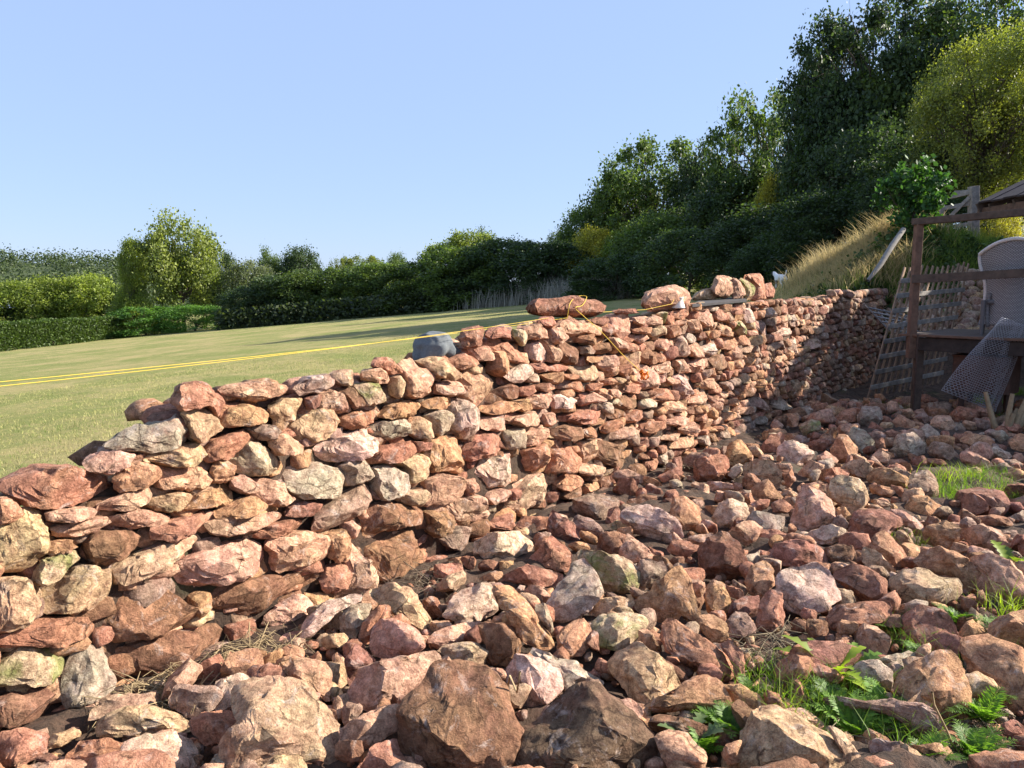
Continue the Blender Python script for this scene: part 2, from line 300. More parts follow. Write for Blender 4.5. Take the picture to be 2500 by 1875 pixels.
# ---------------------------------------------------------------- outlines read off the photograph
# each line: colour key, then x,y pairs in the pixels of one enlarged view; (x origin, y origin, scale) turn them into photograph pixels
VIEWS = {'A': (0, 1000, 2.4578), 'B': (300, 850, 2.212), 'C': (1100, 650, 2.011), 'D': (900, 1000, 2.4578), 'E': (1700, 950, 1.79375),
         'F': (0, 1500, 1.7015), 'G': (1200, 1400, 2.765), 'H': (900, 640, 2.212), 'I': (1500, 620, 3.457), 'J': (1000, 1150, 4.424), 'P': (0, 0, 1.0)}
WALL_OUTLINES = '''
A r 60,470 130,440 330,345 480,340 560,375 700,400 740,465 640,550 480,590 300,600 200,580 100,530
A p 550,330 650,260 760,255 860,270 800,320 680,390 570,380
A g 725,230 850,120 1060,60 1130,30 1180,80 1180,180 1080,240 930,280 860,260 730,250
A y 870,290 1000,260 1120,220 1240,190 1255,270 1180,345 1080,350 990,330 900,310
A r 1270,250 1330,180 1490,125 1550,165 1500,240 1400,290 1300,325 1255,290
A o 720,420 770,350 860,310 970,345 995,420 940,470 780,505 735,480
A p 990,370 1040,345 1270,350 1310,410 1270,480 1160,490 1000,480
A o 1300,370 1350,310 1400,300 1450,360 1430,420 1380,445 1320,450
A g 1430,300 1540,185 1640,210 1730,300 1740,370 1680,405 1560,405 1480,370
A p 600,590 800,500 960,470 1000,500 960,560 800,610 620,625
A y 920,570 1000,520 1120,495 1195,510 1180,570 1110,610 1050,625 940,600
A o 1100,630 1200,520 1330,470 1430,445 1460,500 1430,560 1280,600 1160,620
A p 1430,425 1520,395 1600,450 1570,510 1500,510 1440,470
A p 1560,510 1600,420 1660,415 1740,450 1810,550 1740,580 1620,585 1570,540
A g 1740,300 1850,265 1920,300 2050,340 2090,350 2125,440 2110,500 2000,540 1870,545 1800,500 1730,420
A p 310,620 400,605 570,585 605,625 560,660 450,680 320,680
A p 355,710 450,680 660,640 695,690 620,750 480,780 370,780
A p 700,650 850,600 930,610 1080,640 1050,690 900,715 730,715
A o 1330,640 1390,580 1540,520 1620,580 1620,610 1450,655 1340,665
A r 920,720 1080,670 1270,620 1335,670 1250,730 1070,800 950,790
A p 1280,700 1400,640 1550,625 1720,615 1750,660 1600,720 1450,765 1330,775
A r 1550,780 1650,700 1780,665 1880,670 1870,720 1760,760 1620,790
A d 1740,650 1820,560 1960,560 1985,610 1900,650 1790,655
A o 0,535 60,530 130,570 175,640 100,680 0,710
A y 0,720 180,620 300,605 315,700 310,850 270,920 180,1000 60,1000 0,930
A o 295,800 450,785 520,840 440,870 330,880
A b 545,810 620,740 840,715 900,760 890,850 830,880 700,940 620,950 570,880
A m 240,1010 290,910 420,870 500,865 525,915 440,980 390,1030 300,1075 245,1050
A y 290,1170 310,1060 420,1000 520,930 600,945 640,970 690,950 725,1040 700,1140 620,1200 500,1240 320,1235
A y 750,960 880,880 1050,800 1230,745 1315,790 1220,850 1060,940 950,1010 800,1075 750,1060
A p 1060,970 1150,910 1300,840 1450,790 1600,790 1640,830 1695,910 1640,970 1500,1030 1260,1085 1160,1080
A p 1640,830 1680,780 1850,745 2000,745 2025,840 2010,920 1880,940 1760,985 1710,970 1700,890
A o 2000,760 2100,725 2120,780 2115,910 2060,925 2025,900
A b 640,1320 680,1200 850,1060 1030,980 1080,1070 1120,1140 1220,1210 1255,1280 1100,1340 900,1400 740,1445 640,1415
A b 1330,1110 1450,1050 1650,1010 1860,990 1970,970 1985,1040 1900,1080 1750,1170 1650,1250 1560,1275 1400,1250 1320,1240
A b 700,1500 900,1400 1130,1350 1350,1290 1415,1360 1400,1460 1200,1560 1000,1650 700,1700
A y 0,1030 150,1010 220,1040 260,1160 270,1230 160,1310 0,1360
A r 0,1400 150,1310 350,1260 580,1260 630,1330 560,1400 400,1430 200,1450 0,1450
F m 0,250 120,145 300,155 335,190 300,250 250,305 60,320 0,320
F g 285,330 300,260 345,180 375,140 490,155 480,300 400,370 300,400
A o 1200,1150 1250,1110 1320,1110 1330,1160 1290,1240 1250,1270 1210,1200
A d 1430,1330 1530,1280 1610,1280 1600,1340 1590,1430 1480,1460 1440,1400
A p 1640,1240 1750,1180 1830,1120 1900,1140 1900,1220 1800,1290 1700,1320 1630,1310
A o 1900,1120 2020,1110 2060,1140 1980,1200 1910,1230
A r 1960,1080 2010,960 2100,930 2120,1000 2090,1070 2010,1100
A p 2120,800 2180,790 2212,900 2280,1000 2260,1150 2100,1170 2060,1110 2120,1000 2110,900
F b 0,385 60,350 230,325 280,360 285,410 230,470 80,480 0,490
F o 0,170 30,170 25,220 0,230
B q 1040,970 1100,880 1250,780 1400,720 1425,800 1380,880 1250,950 1130,995 1050,990
A p 2110,690 2160,670 2190,720 2150,780 2110,770
B r 320,310 340,200 420,175 520,200 600,250 665,290 610,350 560,370 480,310 350,345
B y 350,345 440,315 490,315 580,440 500,490 430,510 400,480 380,390
B p 580,230 640,200 830,175 930,190 935,240 880,270 780,300 650,270
B o 570,400 620,330 700,300 800,320 825,360 790,400 700,420 590,430
B y 820,330 900,270 1020,265 1040,290 980,370 930,445 880,450 860,390 830,370
B d 1020,270 1110,240 1140,265 1090,320 1030,335
B q 930,215 1030,150 1130,140 1180,160 1150,210 1060,245 980,250
B y 1170,140 1220,115 1290,110 1330,150 1300,190 1230,205 1190,190
B p 1320,120 1400,105 1450,130 1485,185 1400,190 1330,170
B p 1120,240 1180,220 1250,280 1280,340 1220,355 1130,350 1115,300
B b 1180,220 1260,210 1320,290 1320,320 1270,325 1230,270
B m 1270,200 1360,185 1440,190 1500,270 1430,295 1340,310 1300,250
B r 1350,90 1410,45 1500,50 1560,100 1550,140 1480,140 1400,110
B y 1490,160 1560,140 1560,260 1510,270 1485,220
B p 1560,100 1590,60 1640,60 1710,130 1735,200 1700,260 1620,270 1565,255
B y 1660,65 1740,40 1790,60 1835,150 1790,175 1720,150
B r 1780,70 1880,20 1950,45 1970,85 1880,115 1820,115
B y 940,440 1000,370 1110,325 1190,350 1250,450 1180,490 1050,510 960,490
B q 700,430 760,410 860,420 890,460 860,490 780,500
B p 820,510 880,465 940,465 1000,540 980,570 880,585
B r 1215,370 1330,325 1420,330 1400,400 1290,445 1230,420
B o 1420,360 1480,310 1570,280 1660,300 1670,330 1560,380 1440,385
B o 1650,290 1730,265 1820,260 1830,310 1740,330 1680,330
B p 1730,190 1820,170 1895,200 1890,240 1790,260 1730,250
B p 1870,160 1930,110 1990,120 2030,180 2040,250 2000,300 1950,310 1890,270
B g 1370,440 1430,400 1550,380 1615,410 1610,460 1500,500 1440,500
B w 1110,530 1200,480 1360,435 1440,510 1400,560 1250,610 1180,620 1110,570
B y 1590,390 1660,370 1710,440 1700,480 1640,495 1600,460
B g 1670,370 1740,325 1810,360 1810,440 1750,475 1720,460
B w 1820,300 1850,260 1920,290 1970,370 1950,460 1890,490 1830,440 1815,370
B r 1350,590 1440,530 1580,500 1620,540 1600,580 1480,620 1390,635
B r 1600,505 1690,510 1680,550 1625,570
B o 1690,500 1780,465 1850,470 1880,560 1905,620 1840,670 1720,675 1690,590
B g 1210,640 1280,590 1360,610 1410,680 1400,710 1330,740 1250,750 1230,690
B y 1520,620 1600,570 1680,580 1700,640 1690,690 1600,740 1580,740 1570,660
B g 1410,650 1480,625 1560,670 1580,740 1540,800 1450,830 1410,760
B y 1520,820 1580,770 1670,765 1680,800 1640,860 1570,850
B p 1680,790 1690,720 1740,680 1850,690 1895,740 1870,800 1740,855 1680,860
B b 1310,1030 1350,920 1420,850 1560,835 1680,870 1690,960 1550,970 1440,1010
B b 1350,1090 1420,1020 1560,980 1680,1000 1740,1080 1820,1150 1700,1200 1580,1220 1540,1260 1430,1265 1380,1200
B b 1690,880 1800,870 1850,940 1840,970 1750,1030 1700,1000
B p 1780,850 1850,800 1960,800 2060,850 2100,900 1980,950 1850,950 1820,900
B q 1755,1000 1850,965 1940,970 1920,1050 1880,1110 1800,1080
B r 1885,560 1960,450 2080,460 2115,540 2050,580 1910,620
B g 2100,450 2190,430 2200,540 2130,550
D w 640,350 720,300 960,240 1000,330 1000,410 880,480 750,515 690,450 650,410
D p 960,150 1080,95 1150,130 1160,180 1100,215 980,225
D b 1150,120 1230,95 1310,110 1320,170 1250,190 1170,185
D r 980,250 1130,205 1155,290 1140,340 1020,380 1000,300
D r 1140,220 1290,205 1325,270 1310,330 1200,380 1120,385 1155,300
D p 1320,190 1390,185 1415,280 1340,330 1320,260
D b 1390,180 1440,170 1580,220 1700,300 1690,360 1550,360 1440,330 1400,260
D p 1270,370 1340,330 1430,330 1400,380 1340,400
D r 1170,430 1260,380 1320,400 1320,450 1220,490 1180,480
D y 900,520 1000,420 1090,380 1160,410 1185,500 1170,580 1050,600 960,630 880,600
D p 620,430 680,420 700,490 650,510 620,480
D r 880,490 940,470 930,530 890,550
D r 790,680 900,620 960,700 940,740 740,720
D p 700,60 820,30 890,70 850,130 720,120
D p 880,50 1050,0 1100,40 1060,90 930,110
D p 1090,30 1140,15 1190,70 1150,105 1100,90
D r 1180,40 1300,0 1490,0 1480,50 1400,80 1290,90 1200,80
C r 80,400 90,310 160,290 205,300 190,390 140,400
C r 185,350 215,300 330,290 360,370 300,350 200,360
C m 340,310 400,310 412,380 370,390 345,350
C r 200,370 260,340 340,380 410,440 420,465 330,480 270,440 200,400
C p 380,300 420,275 495,290 490,350 410,355
C p 130,400 200,390 240,420 235,460 170,465
C r 0,430 120,420 170,460 160,500 60,510 0,480
C o 235,480 240,420 320,415 325,450 290,545 260,530 225,510
C w 430,450 430,380 480,360 510,400 510,470 480,475 440,465
C p 500,330 520,380 560,400 550,470 510,470 505,400
C p 520,305 570,300 600,350 550,385 525,370
C r 440,265 500,245 570,290 530,300 450,290
C p 570,290 630,250 690,300 690,335 610,340 570,320
C b 560,380 600,370 660,390 665,470 620,485 560,460
C p 680,280 740,270 775,310 740,340 690,320
C d 700,255 800,245 840,270 760,290
C p 845,240 900,230 940,290 930,330 880,355 845,310
C r 640,345 700,335 760,360 690,380 650,370
C q 665,390 730,390 725,430 670,430
C b 735,380 810,370 815,420 780,430 735,420
C d 770,300 840,295 840,340 780,345
C p 810,350 850,350 920,390 900,410 830,410
C p 890,420 950,415 970,460 930,500 890,480
C p 770,440 830,435 855,490 830,520 770,500
C o 670,440 770,440 775,465 680,475
C y 620,490 740,480 750,540 730,570 660,560 640,520
C p 740,520 780,515 780,560 745,565
C r 500,485 560,475 600,495 590,515 510,515
C r 400,480 470,475 510,505 450,525 410,510
C w 300,520 380,475 430,490 420,530 370,575 300,560
C w 400,545 440,515 475,550 450,570 410,570
C o 475,530 550,520 570,550 580,580 520,575
C r 570,525 650,530 650,555 580,555
C r 590,575 650,565 680,590 670,620 600,600
C r 690,580 750,570 770,600 710,615
C r 440,580 520,570 540,600 480,615 445,605
C b 250,610 330,575 370,600 380,640 320,655 270,640
C r 370,600 430,580 455,610 420,640 385,640
C p 385,650 470,625 540,620 545,690 490,700 410,700
C w 550,640 610,615 660,660 620,700 555,705
C p 650,650 730,620 790,640 750,670 670,675
C p 790,610 850,600 880,620 830,650 800,640
C r 870,590 930,570 980,600 960,625 880,620
C p 945,530 980,475 1030,520 1040,590 990,605 950,560
C p 1040,530 1080,540 1080,570 1045,570
C p 1080,550 1140,550 1150,580 1095,580
C w 1110,540 1190,515 1250,570 1250,610 1170,635 1120,590
C p 1010,490 1090,465 1140,490 1130,525 1040,535
C p 1140,460 1180,450 1200,520 1150,525
C b 960,430 1000,400 1010,470 975,475
C b 1000,410 1050,430 1050,480 1010,480
C p 1020,380 1080,350 1130,370 1120,400 1060,420
C w 1130,400 1150,335 1190,370 1215,440 1150,445
C r 1090,290 1150,280 1150,340 1110,350
C p 980,270 1030,240 1070,270 1050,290 990,290
C m 1030,230 1090,220 1115,260 1080,280
C r 1110,220 1200,205 1220,230 1170,260 1110,255
C d 830,210 920,205 970,225 870,235
C p 920,250 980,245 990,290 930,285
C r 920,300 990,300 1000,330 930,330
C y 1000,300 1080,290 1090,330 1020,350
C p 920,350 980,325 1010,350 960,380
C p 1245,230 1290,195 1330,240 1330,290 1260,300
C p 1200,260 1250,260 1255,330 1215,310
C p 1190,370 1250,365 1260,450 1210,440
C w 1250,400 1330,370 1360,410 1340,440 1260,440
C b 1280,440 1370,430 1410,490 1380,520 1290,510
C p 1180,460 1280,450 1290,500 1240,525 1190,505
C p 1340,280 1380,270 1430,320 1420,360 1350,330
C o 1345,350 1410,345 1440,380 1400,410 1350,400
C p 1400,420 1440,385 1445,450 1410,470
C m 1400,270 1480,265 1490,320 1450,335
C q 1520,260 1580,265 1600,320 1570,345 1520,310
C w 1470,200 1510,200 1520,270 1480,280
C r 1380,210 1450,195 1460,230 1400,240
C p 1150,260 1200,265 1180,290 1130,285
C w 1605,310 1650,295 1730,300 1720,345 1620,345
C w 1720,360 1840,350 1850,400 1740,410
C w 1670,380 1700,355 1720,400 1715,430 1670,425
C r 1000,640 1060,600 1130,590 1140,640 1070,665 1010,670
C p 1260,560 1320,545 1370,560 1350,600 1270,610
C b 840,650 900,630 960,640 950,700 850,710
C g 750,680 830,655 835,710 800,730
C r 560,720 650,695 780,685 800,740 640,775 580,760
C p 330,720 460,705 500,750 420,780 360,790
C p 490,730 540,715 570,760 550,790 500,770
C p 175,760 250,725 330,740 310,790 210,815
C o 180,700 280,660 360,670 360,700 230,735
C o 330,670 400,650 450,690 390,715
C r 670,800 730,785 770,800 730,845 680,840
C r 780,790 880,730 890,760 800,830
C p 810,830 860,790 980,790 980,815 870,855
C r 900,720 1010,690 1020,730 930,770 890,780
C r 960,800 980,760 1090,760 1090,800 1000,830
C p 1060,700 1120,660 1210,650 1200,690 1110,730
C p 1070,750 1180,730 1200,770 1110,790
C p 1130,800 1250,750 1280,760 1180,830
C p 1060,840 1150,815 1130,860 1070,855
C d 910,870 990,840 1060,850 1030,890 920,895
C p 1080,880 1130,850 1250,820 1250,870 1110,900
C p 1190,660 1290,610 1310,660 1210,690
C p 1300,660 1350,650 1380,700 1330,720
C o 1330,740 1430,700 1430,750 1340,770
I b 1130,1140 1240,1110 1270,1160 1210,1210 1130,1200
I g 1330,1220 1500,1200 1580,1250 1570,1310 1400,1320 1330,1260
I q 1200,1220 1300,1200 1335,1250 1280,1320 1210,1300
I p 890,1370 1060,1300 1090,1350 1000,1410 900,1400
I p 1080,1310 1190,1270 1210,1330 1100,1370
I y 920,1240 1000,1230 1000,1310 930,1320
I p 1010,1220 1120,1215 1140,1260 1020,1290
I p 770,1050 900,1030 970,1070 900,1140 800,1150
'''
# loose rocks of the heap in the yard; after the colour an optional !name marks a rock other labels refer to
ROCK_OUTLINES = '''
F y!large_pale 915,560 920,540 990,440 960,390 970,300 1060,265 1200,260 1300,310 1340,370 1400,460 1425,560 1400,620 1250,680 930,690
F b!large_brown 1660,560 1660,380 1700,320 1780,280 1790,210 1900,195 2020,220 2100,300 2140,420 2180,480 2140,580 2080,700 1700,700
F w 510,600 520,540 600,500 720,490 800,530 850,620 840,680 520,680
F y 400,480 420,430 520,380 620,380 700,400 800,440 780,490 650,510 500,510 420,510
F y 360,440 430,340 600,330 640,310 670,370 640,400 500,400 400,440
F r 790,440 850,410 950,400 1000,450 920,540 850,540 800,490
F q 705,350 740,290 900,300 940,330 880,400 800,420 710,390
F w 880,340 900,280 1000,240 1060,270 1000,320 960,390 890,400
F p 1170,240 1250,175 1350,200 1380,240 1360,380 1300,310 1200,260
F p 1450,340 1500,220 1620,190 1780,150 1850,180 1780,260 1700,330 1560,400 1480,380
F p 1410,480 1500,420 1620,370 1670,370 1660,480 1560,540 1420,590
F r 1490,637 1550,550 1640,510 1680,600 1680,680 1490,680
G w 100,640 150,560 250,550 350,590 460,650 480,780 380,880 290,925 190,830 110,740
F r 0,490 100,470 200,500 190,580 100,620 0,640
F y 190,560 220,500 320,470 340,500 250,550
F r 270,600 330,530 450,515 520,540 510,620 400,620
F p 90,637 200,610 360,600 420,640 400,690 90,690
F g 870,620 900,580 940,590 930,660 870,660
F y 1080,637 1150,590 1250,580 1270,640 1270,700 1080,700
F d 130,600 200,575 250,600 200,620
F d 1440,240 1430,190 1480,120 1560,190 1500,250 1450,300
D p 20,1320 70,1260 150,1260 290,1330 340,1420 260,1480 180,1520 60,1480 0,1420
D y 20,1070 160,1035 260,1090 300,1150 390,1270 340,1350 230,1290 130,1200 0,1120
D r 0,1400 30,1280 100,1170 145,1190 120,1260 40,1370
B g 1170,1420 1220,1380 1350,1380 1300,1500 1250,1560 1180,1560
B r 1270,1560 1300,1480 1380,1390 1450,1390 1400,1460 1360,1560 1320,1600
B w 950,1540 1000,1450 1100,1360 1260,1330 1340,1350 1200,1400 1060,1520 1000,1570
D w!flat_lichened 630,860 640,800 720,740 900,730 990,810 960,860 800,910 680,900
D r!two_toned 950,920 1000,860 1090,755 1160,800 1220,870 1180,980 1090,950 1000,930
D d 1070,720 1100,600 1160,640 1260,700 1300,790 1200,810 1130,770
D d 640,930 720,900 790,920 780,970 680,970
D o 780,910 870,910 860,970 790,965
D o 650,1010 760,970 840,980 790,1040 700,1030
D r 790,1010 950,930 1080,960 1180,1000 1130,1060 980,1070 870,1060 800,1050
D o!leaning_slab 735,1090 770,1060 860,1060 960,1160 1040,1290 1110,1380 1110,1440 1020,1430 930,1390 860,1290 790,1180
D g 980,1180 1060,1160 1100,1270 1120,1380 1040,1280
D g!grey_egg 1065,1180 1130,1060 1210,960 1230,900 1300,905 1360,990 1415,1090 1340,1180 1240,1290 1150,1280 1090,1220
D m!mossy 1220,900 1280,840 1400,860 1560,900 1615,960 1610,1090 1500,1105 1420,1090 1360,990 1310,900
D w 440,1240 520,1110 640,1050 760,1030 740,1120 780,1200 680,1260 560,1270
D p 350,1400 400,1330 560,1280 680,1270 640,1370 560,1400 430,1430
D b 650,1290 700,1280 820,1290 915,1400 900,1530 750,1540 700,1480 710,1430
D y 400,1430 540,1400 620,1390 715,1450 680,1550 580,1530 480,1500
D q 360,1590 460,1510 580,1510 700,1570 800,1640 750,1690 400,1690
D p 680,1545 800,1555 830,1590 790,1640 700,1580
D y 1320,1230 1370,1140 1500,1120 1590,1140 1590,1190 1450,1220 1380,1250
D o!pitted_wedge 1600,1150 1700,1080 1820,960 1870,935 1940,1010 1930,1060 1980,1200 1980,1305 1900,1250 1750,1290 1700,1230 1620,1210
D o 1130,1360 1200,1290 1280,1250 1350,1280 1330,1400 1280,1470 1190,1490 1140,1440
D m!crusted_block 1330,1320 1380,1240 1550,1215 1660,1240 1675,1300 1620,1370 1560,1440 1450,1440 1330,1400
D o 1980,1240 2060,1225 2150,1280 2155,1370 2060,1400 1990,1310
G r!rust_ridge 1140,420 1190,310 1280,340 1400,420 1500,480 1600,560 1640,700 1560,710 1400,640 1300,570 1180,540
G r 1530,480 1620,460 1700,540 1720,740 1650,740 1620,600
G y!tan_block 770,600 830,550 900,500 1000,470 1120,560 1210,640 1275,750 1180,800 990,880 890,760 800,670
G o 1005,940 1080,860 1230,800 1350,700 1450,670 1560,750 1620,880 1600,960 1480,950 1380,920 1150,935 1020,990
G o 1560,760 1680,745 1800,820 1840,880 1780,930 1640,930 1600,800
G k!dark_boulder 150,1100 270,1000 430,900 470,820 600,760 700,760 820,850 960,930 1080,1060 1150,1180 1150,1313 1130,1400 190,1400 160,1200
G p 1110,1100 1200,1060 1330,1090 1400,1170 1450,1200 1430,1330 1200,1340 1150,1250
G b 1030,990 1150,955 1330,980 1500,1050 1540,1110 1400,1150 1290,1090 1130,1080
G o 1200,1313 1240,1260 1320,1260 1380,1313 1370,1350 1210,1350
E y!pale_ridged 120,1600 190,1560 240,1440 290,1375 380,1410 480,1450 580,1510 650,1600 670,1659 660,1720 120,1720
E y 560,1460 640,1500 720,1610 720,1659 690,1700 650,1700 640,1600
E o 110,1600 130,1560 200,1530 200,1620 150,1659
G g 220,500 260,480 340,520 400,570 560,590 660,680 770,720 740,770 650,760 500,800 430,700 380,640 280,560
G p 1350,60 1440,60 1440,120 1400,190 1380,130
G o!small_upright 1445,200 1450,90 1500,40 1560,70 1610,170 1600,260 1540,290 1460,260
G q 1580,330 1640,260 1720,270 1780,350 1780,410 1680,430 1600,430
G r 1790,330 1810,200 1880,110 1960,130 1980,300 1960,350 1880,400 1800,380
D q 1220,600 1230,540 1320,505 1500,520 1510,600 1440,640 1420,690 1300,660
D d 1420,700 1440,600 1500,580 1510,720
D w!white_scarred 1510,660 1530,590 1650,580 1750,600 1860,670 1890,750 1800,820 1700,790 1590,730
D q 1210,680 1250,635 1340,660 1410,720 1390,790 1280,740
D d 1370,830 1390,740 1480,730 1560,760 1530,850 1450,870
D p 1500,880 1560,740 1620,790 1700,860 1810,940 1720,950 1620,910 1560,930
D q 1600,960 1640,900 1760,910 1800,960 1740,1040 1650,1090 1600,1060
D o 1810,640 1830,540 1900,520 1980,580 2000,700 1900,740 1850,700
D d!round_maroon 1980,840 2030,770 2130,735 2212,790 2270,900 2240,990 2100,1030 2010,1000
D p 1920,760 2060,740 2080,770 1980,830 1930,800
D r 1780,850 1830,780 1920,790 1990,830 1900,890
D b 1530,560 1640,510 1760,520 1700,570 1600,580
D o 1190,810 1260,790 1370,820 1360,860 1250,860
D r 1950,420 1960,300 2060,280 2140,270 2170,330 2110,430 2000,440
D p 1460,400 1480,370 1560,360 1650,400 1640,440 1500,450
D r 1730,400 1860,340 1890,390 1780,440
D q 1880,300 1940,260 2030,260 2050,290 1950,340 1890,340
D p 2020,430 2180,440 2190,480 2060,490
E o!peaked_orange 130,330 140,240 190,215 245,290 240,310 180,340
E p 0,400 0,320 60,290 140,300 140,350 60,400
E y 200,340 260,310 330,315 375,370 360,440 290,400 210,380
E r 200,390 240,365 280,400 270,430 220,440
E w 350,270 380,230 430,225 520,280 490,320 430,350 360,320
E r 275,260 330,200 380,190 390,220 340,290 280,290
E d 470,240 550,215 600,230 560,270 490,270
E o 590,280 620,200 660,205 705,260 700,300 620,330
E g 665,210 680,165 740,180 778,230 770,270 720,280
E g 855,270 880,200 950,190 1005,240 1000,280 920,300 870,290
E q 1005,270 1040,230 1110,245 1150,290 1140,320 1050,300
E o 1140,220 1200,195 1280,205 1310,240 1280,270 1200,250
E p 1150,280 1190,270 1260,300 1290,330 1230,340 1160,320
E y!cracked_tan 580,470 585,395 630,380 710,390 750,440 745,500 690,560 620,500
E p!upright_pink 415,570 450,460 480,420 560,460 595,510 610,570 560,615 490,620 430,610
E p 460,420 530,405 580,420 575,460 500,440
E d!maroon_block 670,600 700,540 800,520 890,560 900,600 830,640 760,680 680,660
E w 465,660 500,620 600,595 665,620 665,650 590,680 500,675
E p 840,530 900,530 990,590 1000,620 960,650 900,620
E o 910,520 950,465 1010,470 1100,530 1080,555 980,565
E q 930,440 960,370 1010,355 1050,390 1065,470 1000,490
E o 740,400 780,345 850,350 930,390 920,430 850,430 780,415
E o 980,670 1010,600 1090,580 1155,600 1150,650 1110,710 1030,680
E p 1160,620 1250,590 1330,620 1380,680 1300,710 1200,690
E o 755,700 780,640 830,620 900,700 925,740 910,780 850,770
E y 705,720 720,690 790,710 870,790 860,810 760,790
E b 555,700 620,680 690,690 700,750 620,780 570,760
E r 310,740 350,680 440,660 540,690 580,760 560,800 440,780 370,770
E o 215,840 240,770 300,750 340,790 335,860 270,930 230,890
E w!pale_slab 350,830 400,790 530,765 580,790 610,860 640,920 560,960 470,990 400,960 360,890
E y 600,870 680,885 700,930 650,950 610,940
E d 590,820 640,770 730,770 830,830 835,930 720,940 650,870
E y!saddle_tan 840,830 930,785 1000,790 1060,820 1160,830 1160,900 1080,950 960,950 870,900
E o 940,770 1000,700 1070,690 1180,740 1240,800 1235,860 1170,900 1140,820 1040,810
E p 1190,740 1290,720 1380,760 1434,820 1480,960 1300,960 1220,880 1240,810
E r 570,990 620,950 740,930 840,930 860,970 830,1010 650,1060 590,1050
E r!red_round 880,1090 890,1000 980,950 1080,970 1135,1040 1130,1110 1000,1140 930,1130
E o 1140,1090 1180,1020 1220,1010 1270,1070 1200,1130
E o!big_right 1130,1150 1200,1090 1280,1075 1434,1140 1500,1380 1350,1400 1290,1320 1200,1230 1180,1180
E g!grey_slate 665,1240 720,1190 800,1185 860,1240 850,1330 780,1340 700,1310
E g 830,1210 870,1190 910,1220 870,1280 850,1260
E o!split_block 865,1310 930,1220 1040,1160 1110,1150 1160,1200 1200,1330 1190,1440 1110,1490 1040,1480 1060,1420 930,1370
E q 530,1350 570,1335 700,1370 860,1360 1000,1380 1075,1440 1060,1500 940,1540 880,1440 720,1400 600,1420
E y 860,1580 890,1540 960,1580 1030,1640 1020,1700 870,1700
E o 940,1560 1080,1550 1130,1600 1120,1640 1040,1650
E r 1330,1470 1400,1440 1434,1450 1434,1530 1350,1520
E g 860,960 960,920 1020,930 1010,960 900,990
E d 110,850 200,880 210,920 150,930
E r 1200,560 1300,550 1390,570 1380,600 1250,600
E g 1370,560 1434,530 1434,580
E p 1100,720 1130,670 1230,700 1220,715
E y 1190,1000 1200,950 1250,990 1260,1040
E w 65,570 100,500 150,480 220,500 230,560 180,600 100,610
E p 130,630 200,580 250,580 290,610 260,660 220,690
E r 260,620 350,615 420,640 400,660 300,670
E o 240,440 310,390 380,480 330,490 250,490
E r 330,500 370,480 430,520 420,540 340,540
E r 370,360 420,350 430,400 400,440
E p 440,370 500,310 570,340 520,370 470,390
E r 520,370 600,345 670,360 660,400 560,410
E y 630,350 680,310 740,310 780,350 730,390
E p 520,300 570,270 620,310 610,340 550,330
E p 760,300 800,265 850,290 840,330 790,320
E o 750,420 800,420 870,440 860,470 780,465
E r 850,420 900,430 930,470 890,475
E y 750,480 820,490 870,520 800,520
E o 610,520 650,515 690,570 640,590
E o 385,110 450,105 445,160 400,165
E m 450,160 500,135 545,140 540,190 470,205
E r 600,130 650,90 700,85 700,140 620,150
E g 700,130 730,75 800,80 815,130 780,165 720,155
E p 800,90 850,50 880,60 890,90 840,110
E o 860,140 890,110 960,150 940,180 880,175
E p 880,90 940,85 960,110 930,130
E q 950,120 1000,100 1025,130 1010,155
E p 1025,150 1050,115 1110,120 1135,160 1090,200 1050,190
E r 1110,110 1150,75 1230,90 1200,140 1150,165 1120,150
E q 1205,160 1220,125 1280,140 1290,170 1240,185
E r 750,180 770,140 800,160 830,190
E r 790,200 860,175 885,195 840,220
E g 960,190 1010,150 1060,190 1070,230 1010,230
E g 1290,190 1340,180 1370,210 1330,240
E o 1370,230 1410,195 1434,200 1460,280 1380,260
E g 1270,270 1310,250 1390,290 1350,310
E r 1000,300 1080,310 1100,330 1000,330
E d 780,230 820,210 830,270 790,260
E d 940,300 1000,290 1010,330 950,340
E q 545,240 570,210 590,240 580,270
E r 580,150 610,160 620,190 580,200
E q 1290,340 1350,320 1390,350 1340,380
E y 1180,350 1230,340 1260,365 1200,375
'''
PAL = {'p': (0.56, 0.35, 0.245), 'r': (0.43, 0.222, 0.145), 'o': (0.50, 0.295, 0.17), 'b': (0.27, 0.155, 0.095), 'g': (0.47, 0.385, 0.295),
       'y': (0.52, 0.37, 0.235), 'd': (0.29, 0.15, 0.105), 'w': (0.62, 0.45, 0.355), 'q': (0.35, 0.245, 0.185), 'm': (0.50, 0.40, 0.265), 'k': (0.16, 0.105, 0.065)}
CNAME = {'p': 'pink', 'r': 'rust-red', 'o': 'orange-brown', 'b': 'earth-brown', 'g': 'grey', 'y': 'tan', 'd': 'maroon', 'w': 'whitish pink',
         'q': 'dull brown', 'm': 'green-stained tan', 'k': 'very dark brown'}
def stone_color(k, rng):
    c = np.array(PAL[k]) * rng.uniform(0.86, 1.14) * np.array([1, rng.uniform(0.96, 1.04), rng.uniform(0.93, 1.07)])
    return (float(c[0]), float(c[1]), float(c[2]), 0.35 if k == 'm' else 1.0)
def parse(txt):
    out = []
    for ln in txt.strip().splitlines():
        t = ln.split(); x0, y0, s = VIEWS[t[0]]; key = t[1][0]; nm = t[1][2:] if len(t[1]) > 1 else None
        out.append((key, nm, np.array([[x0 + float(a.split(',')[0]) / s, y0 + float(a.split(',')[1]) / s] for a in t[2:]])))
    return out
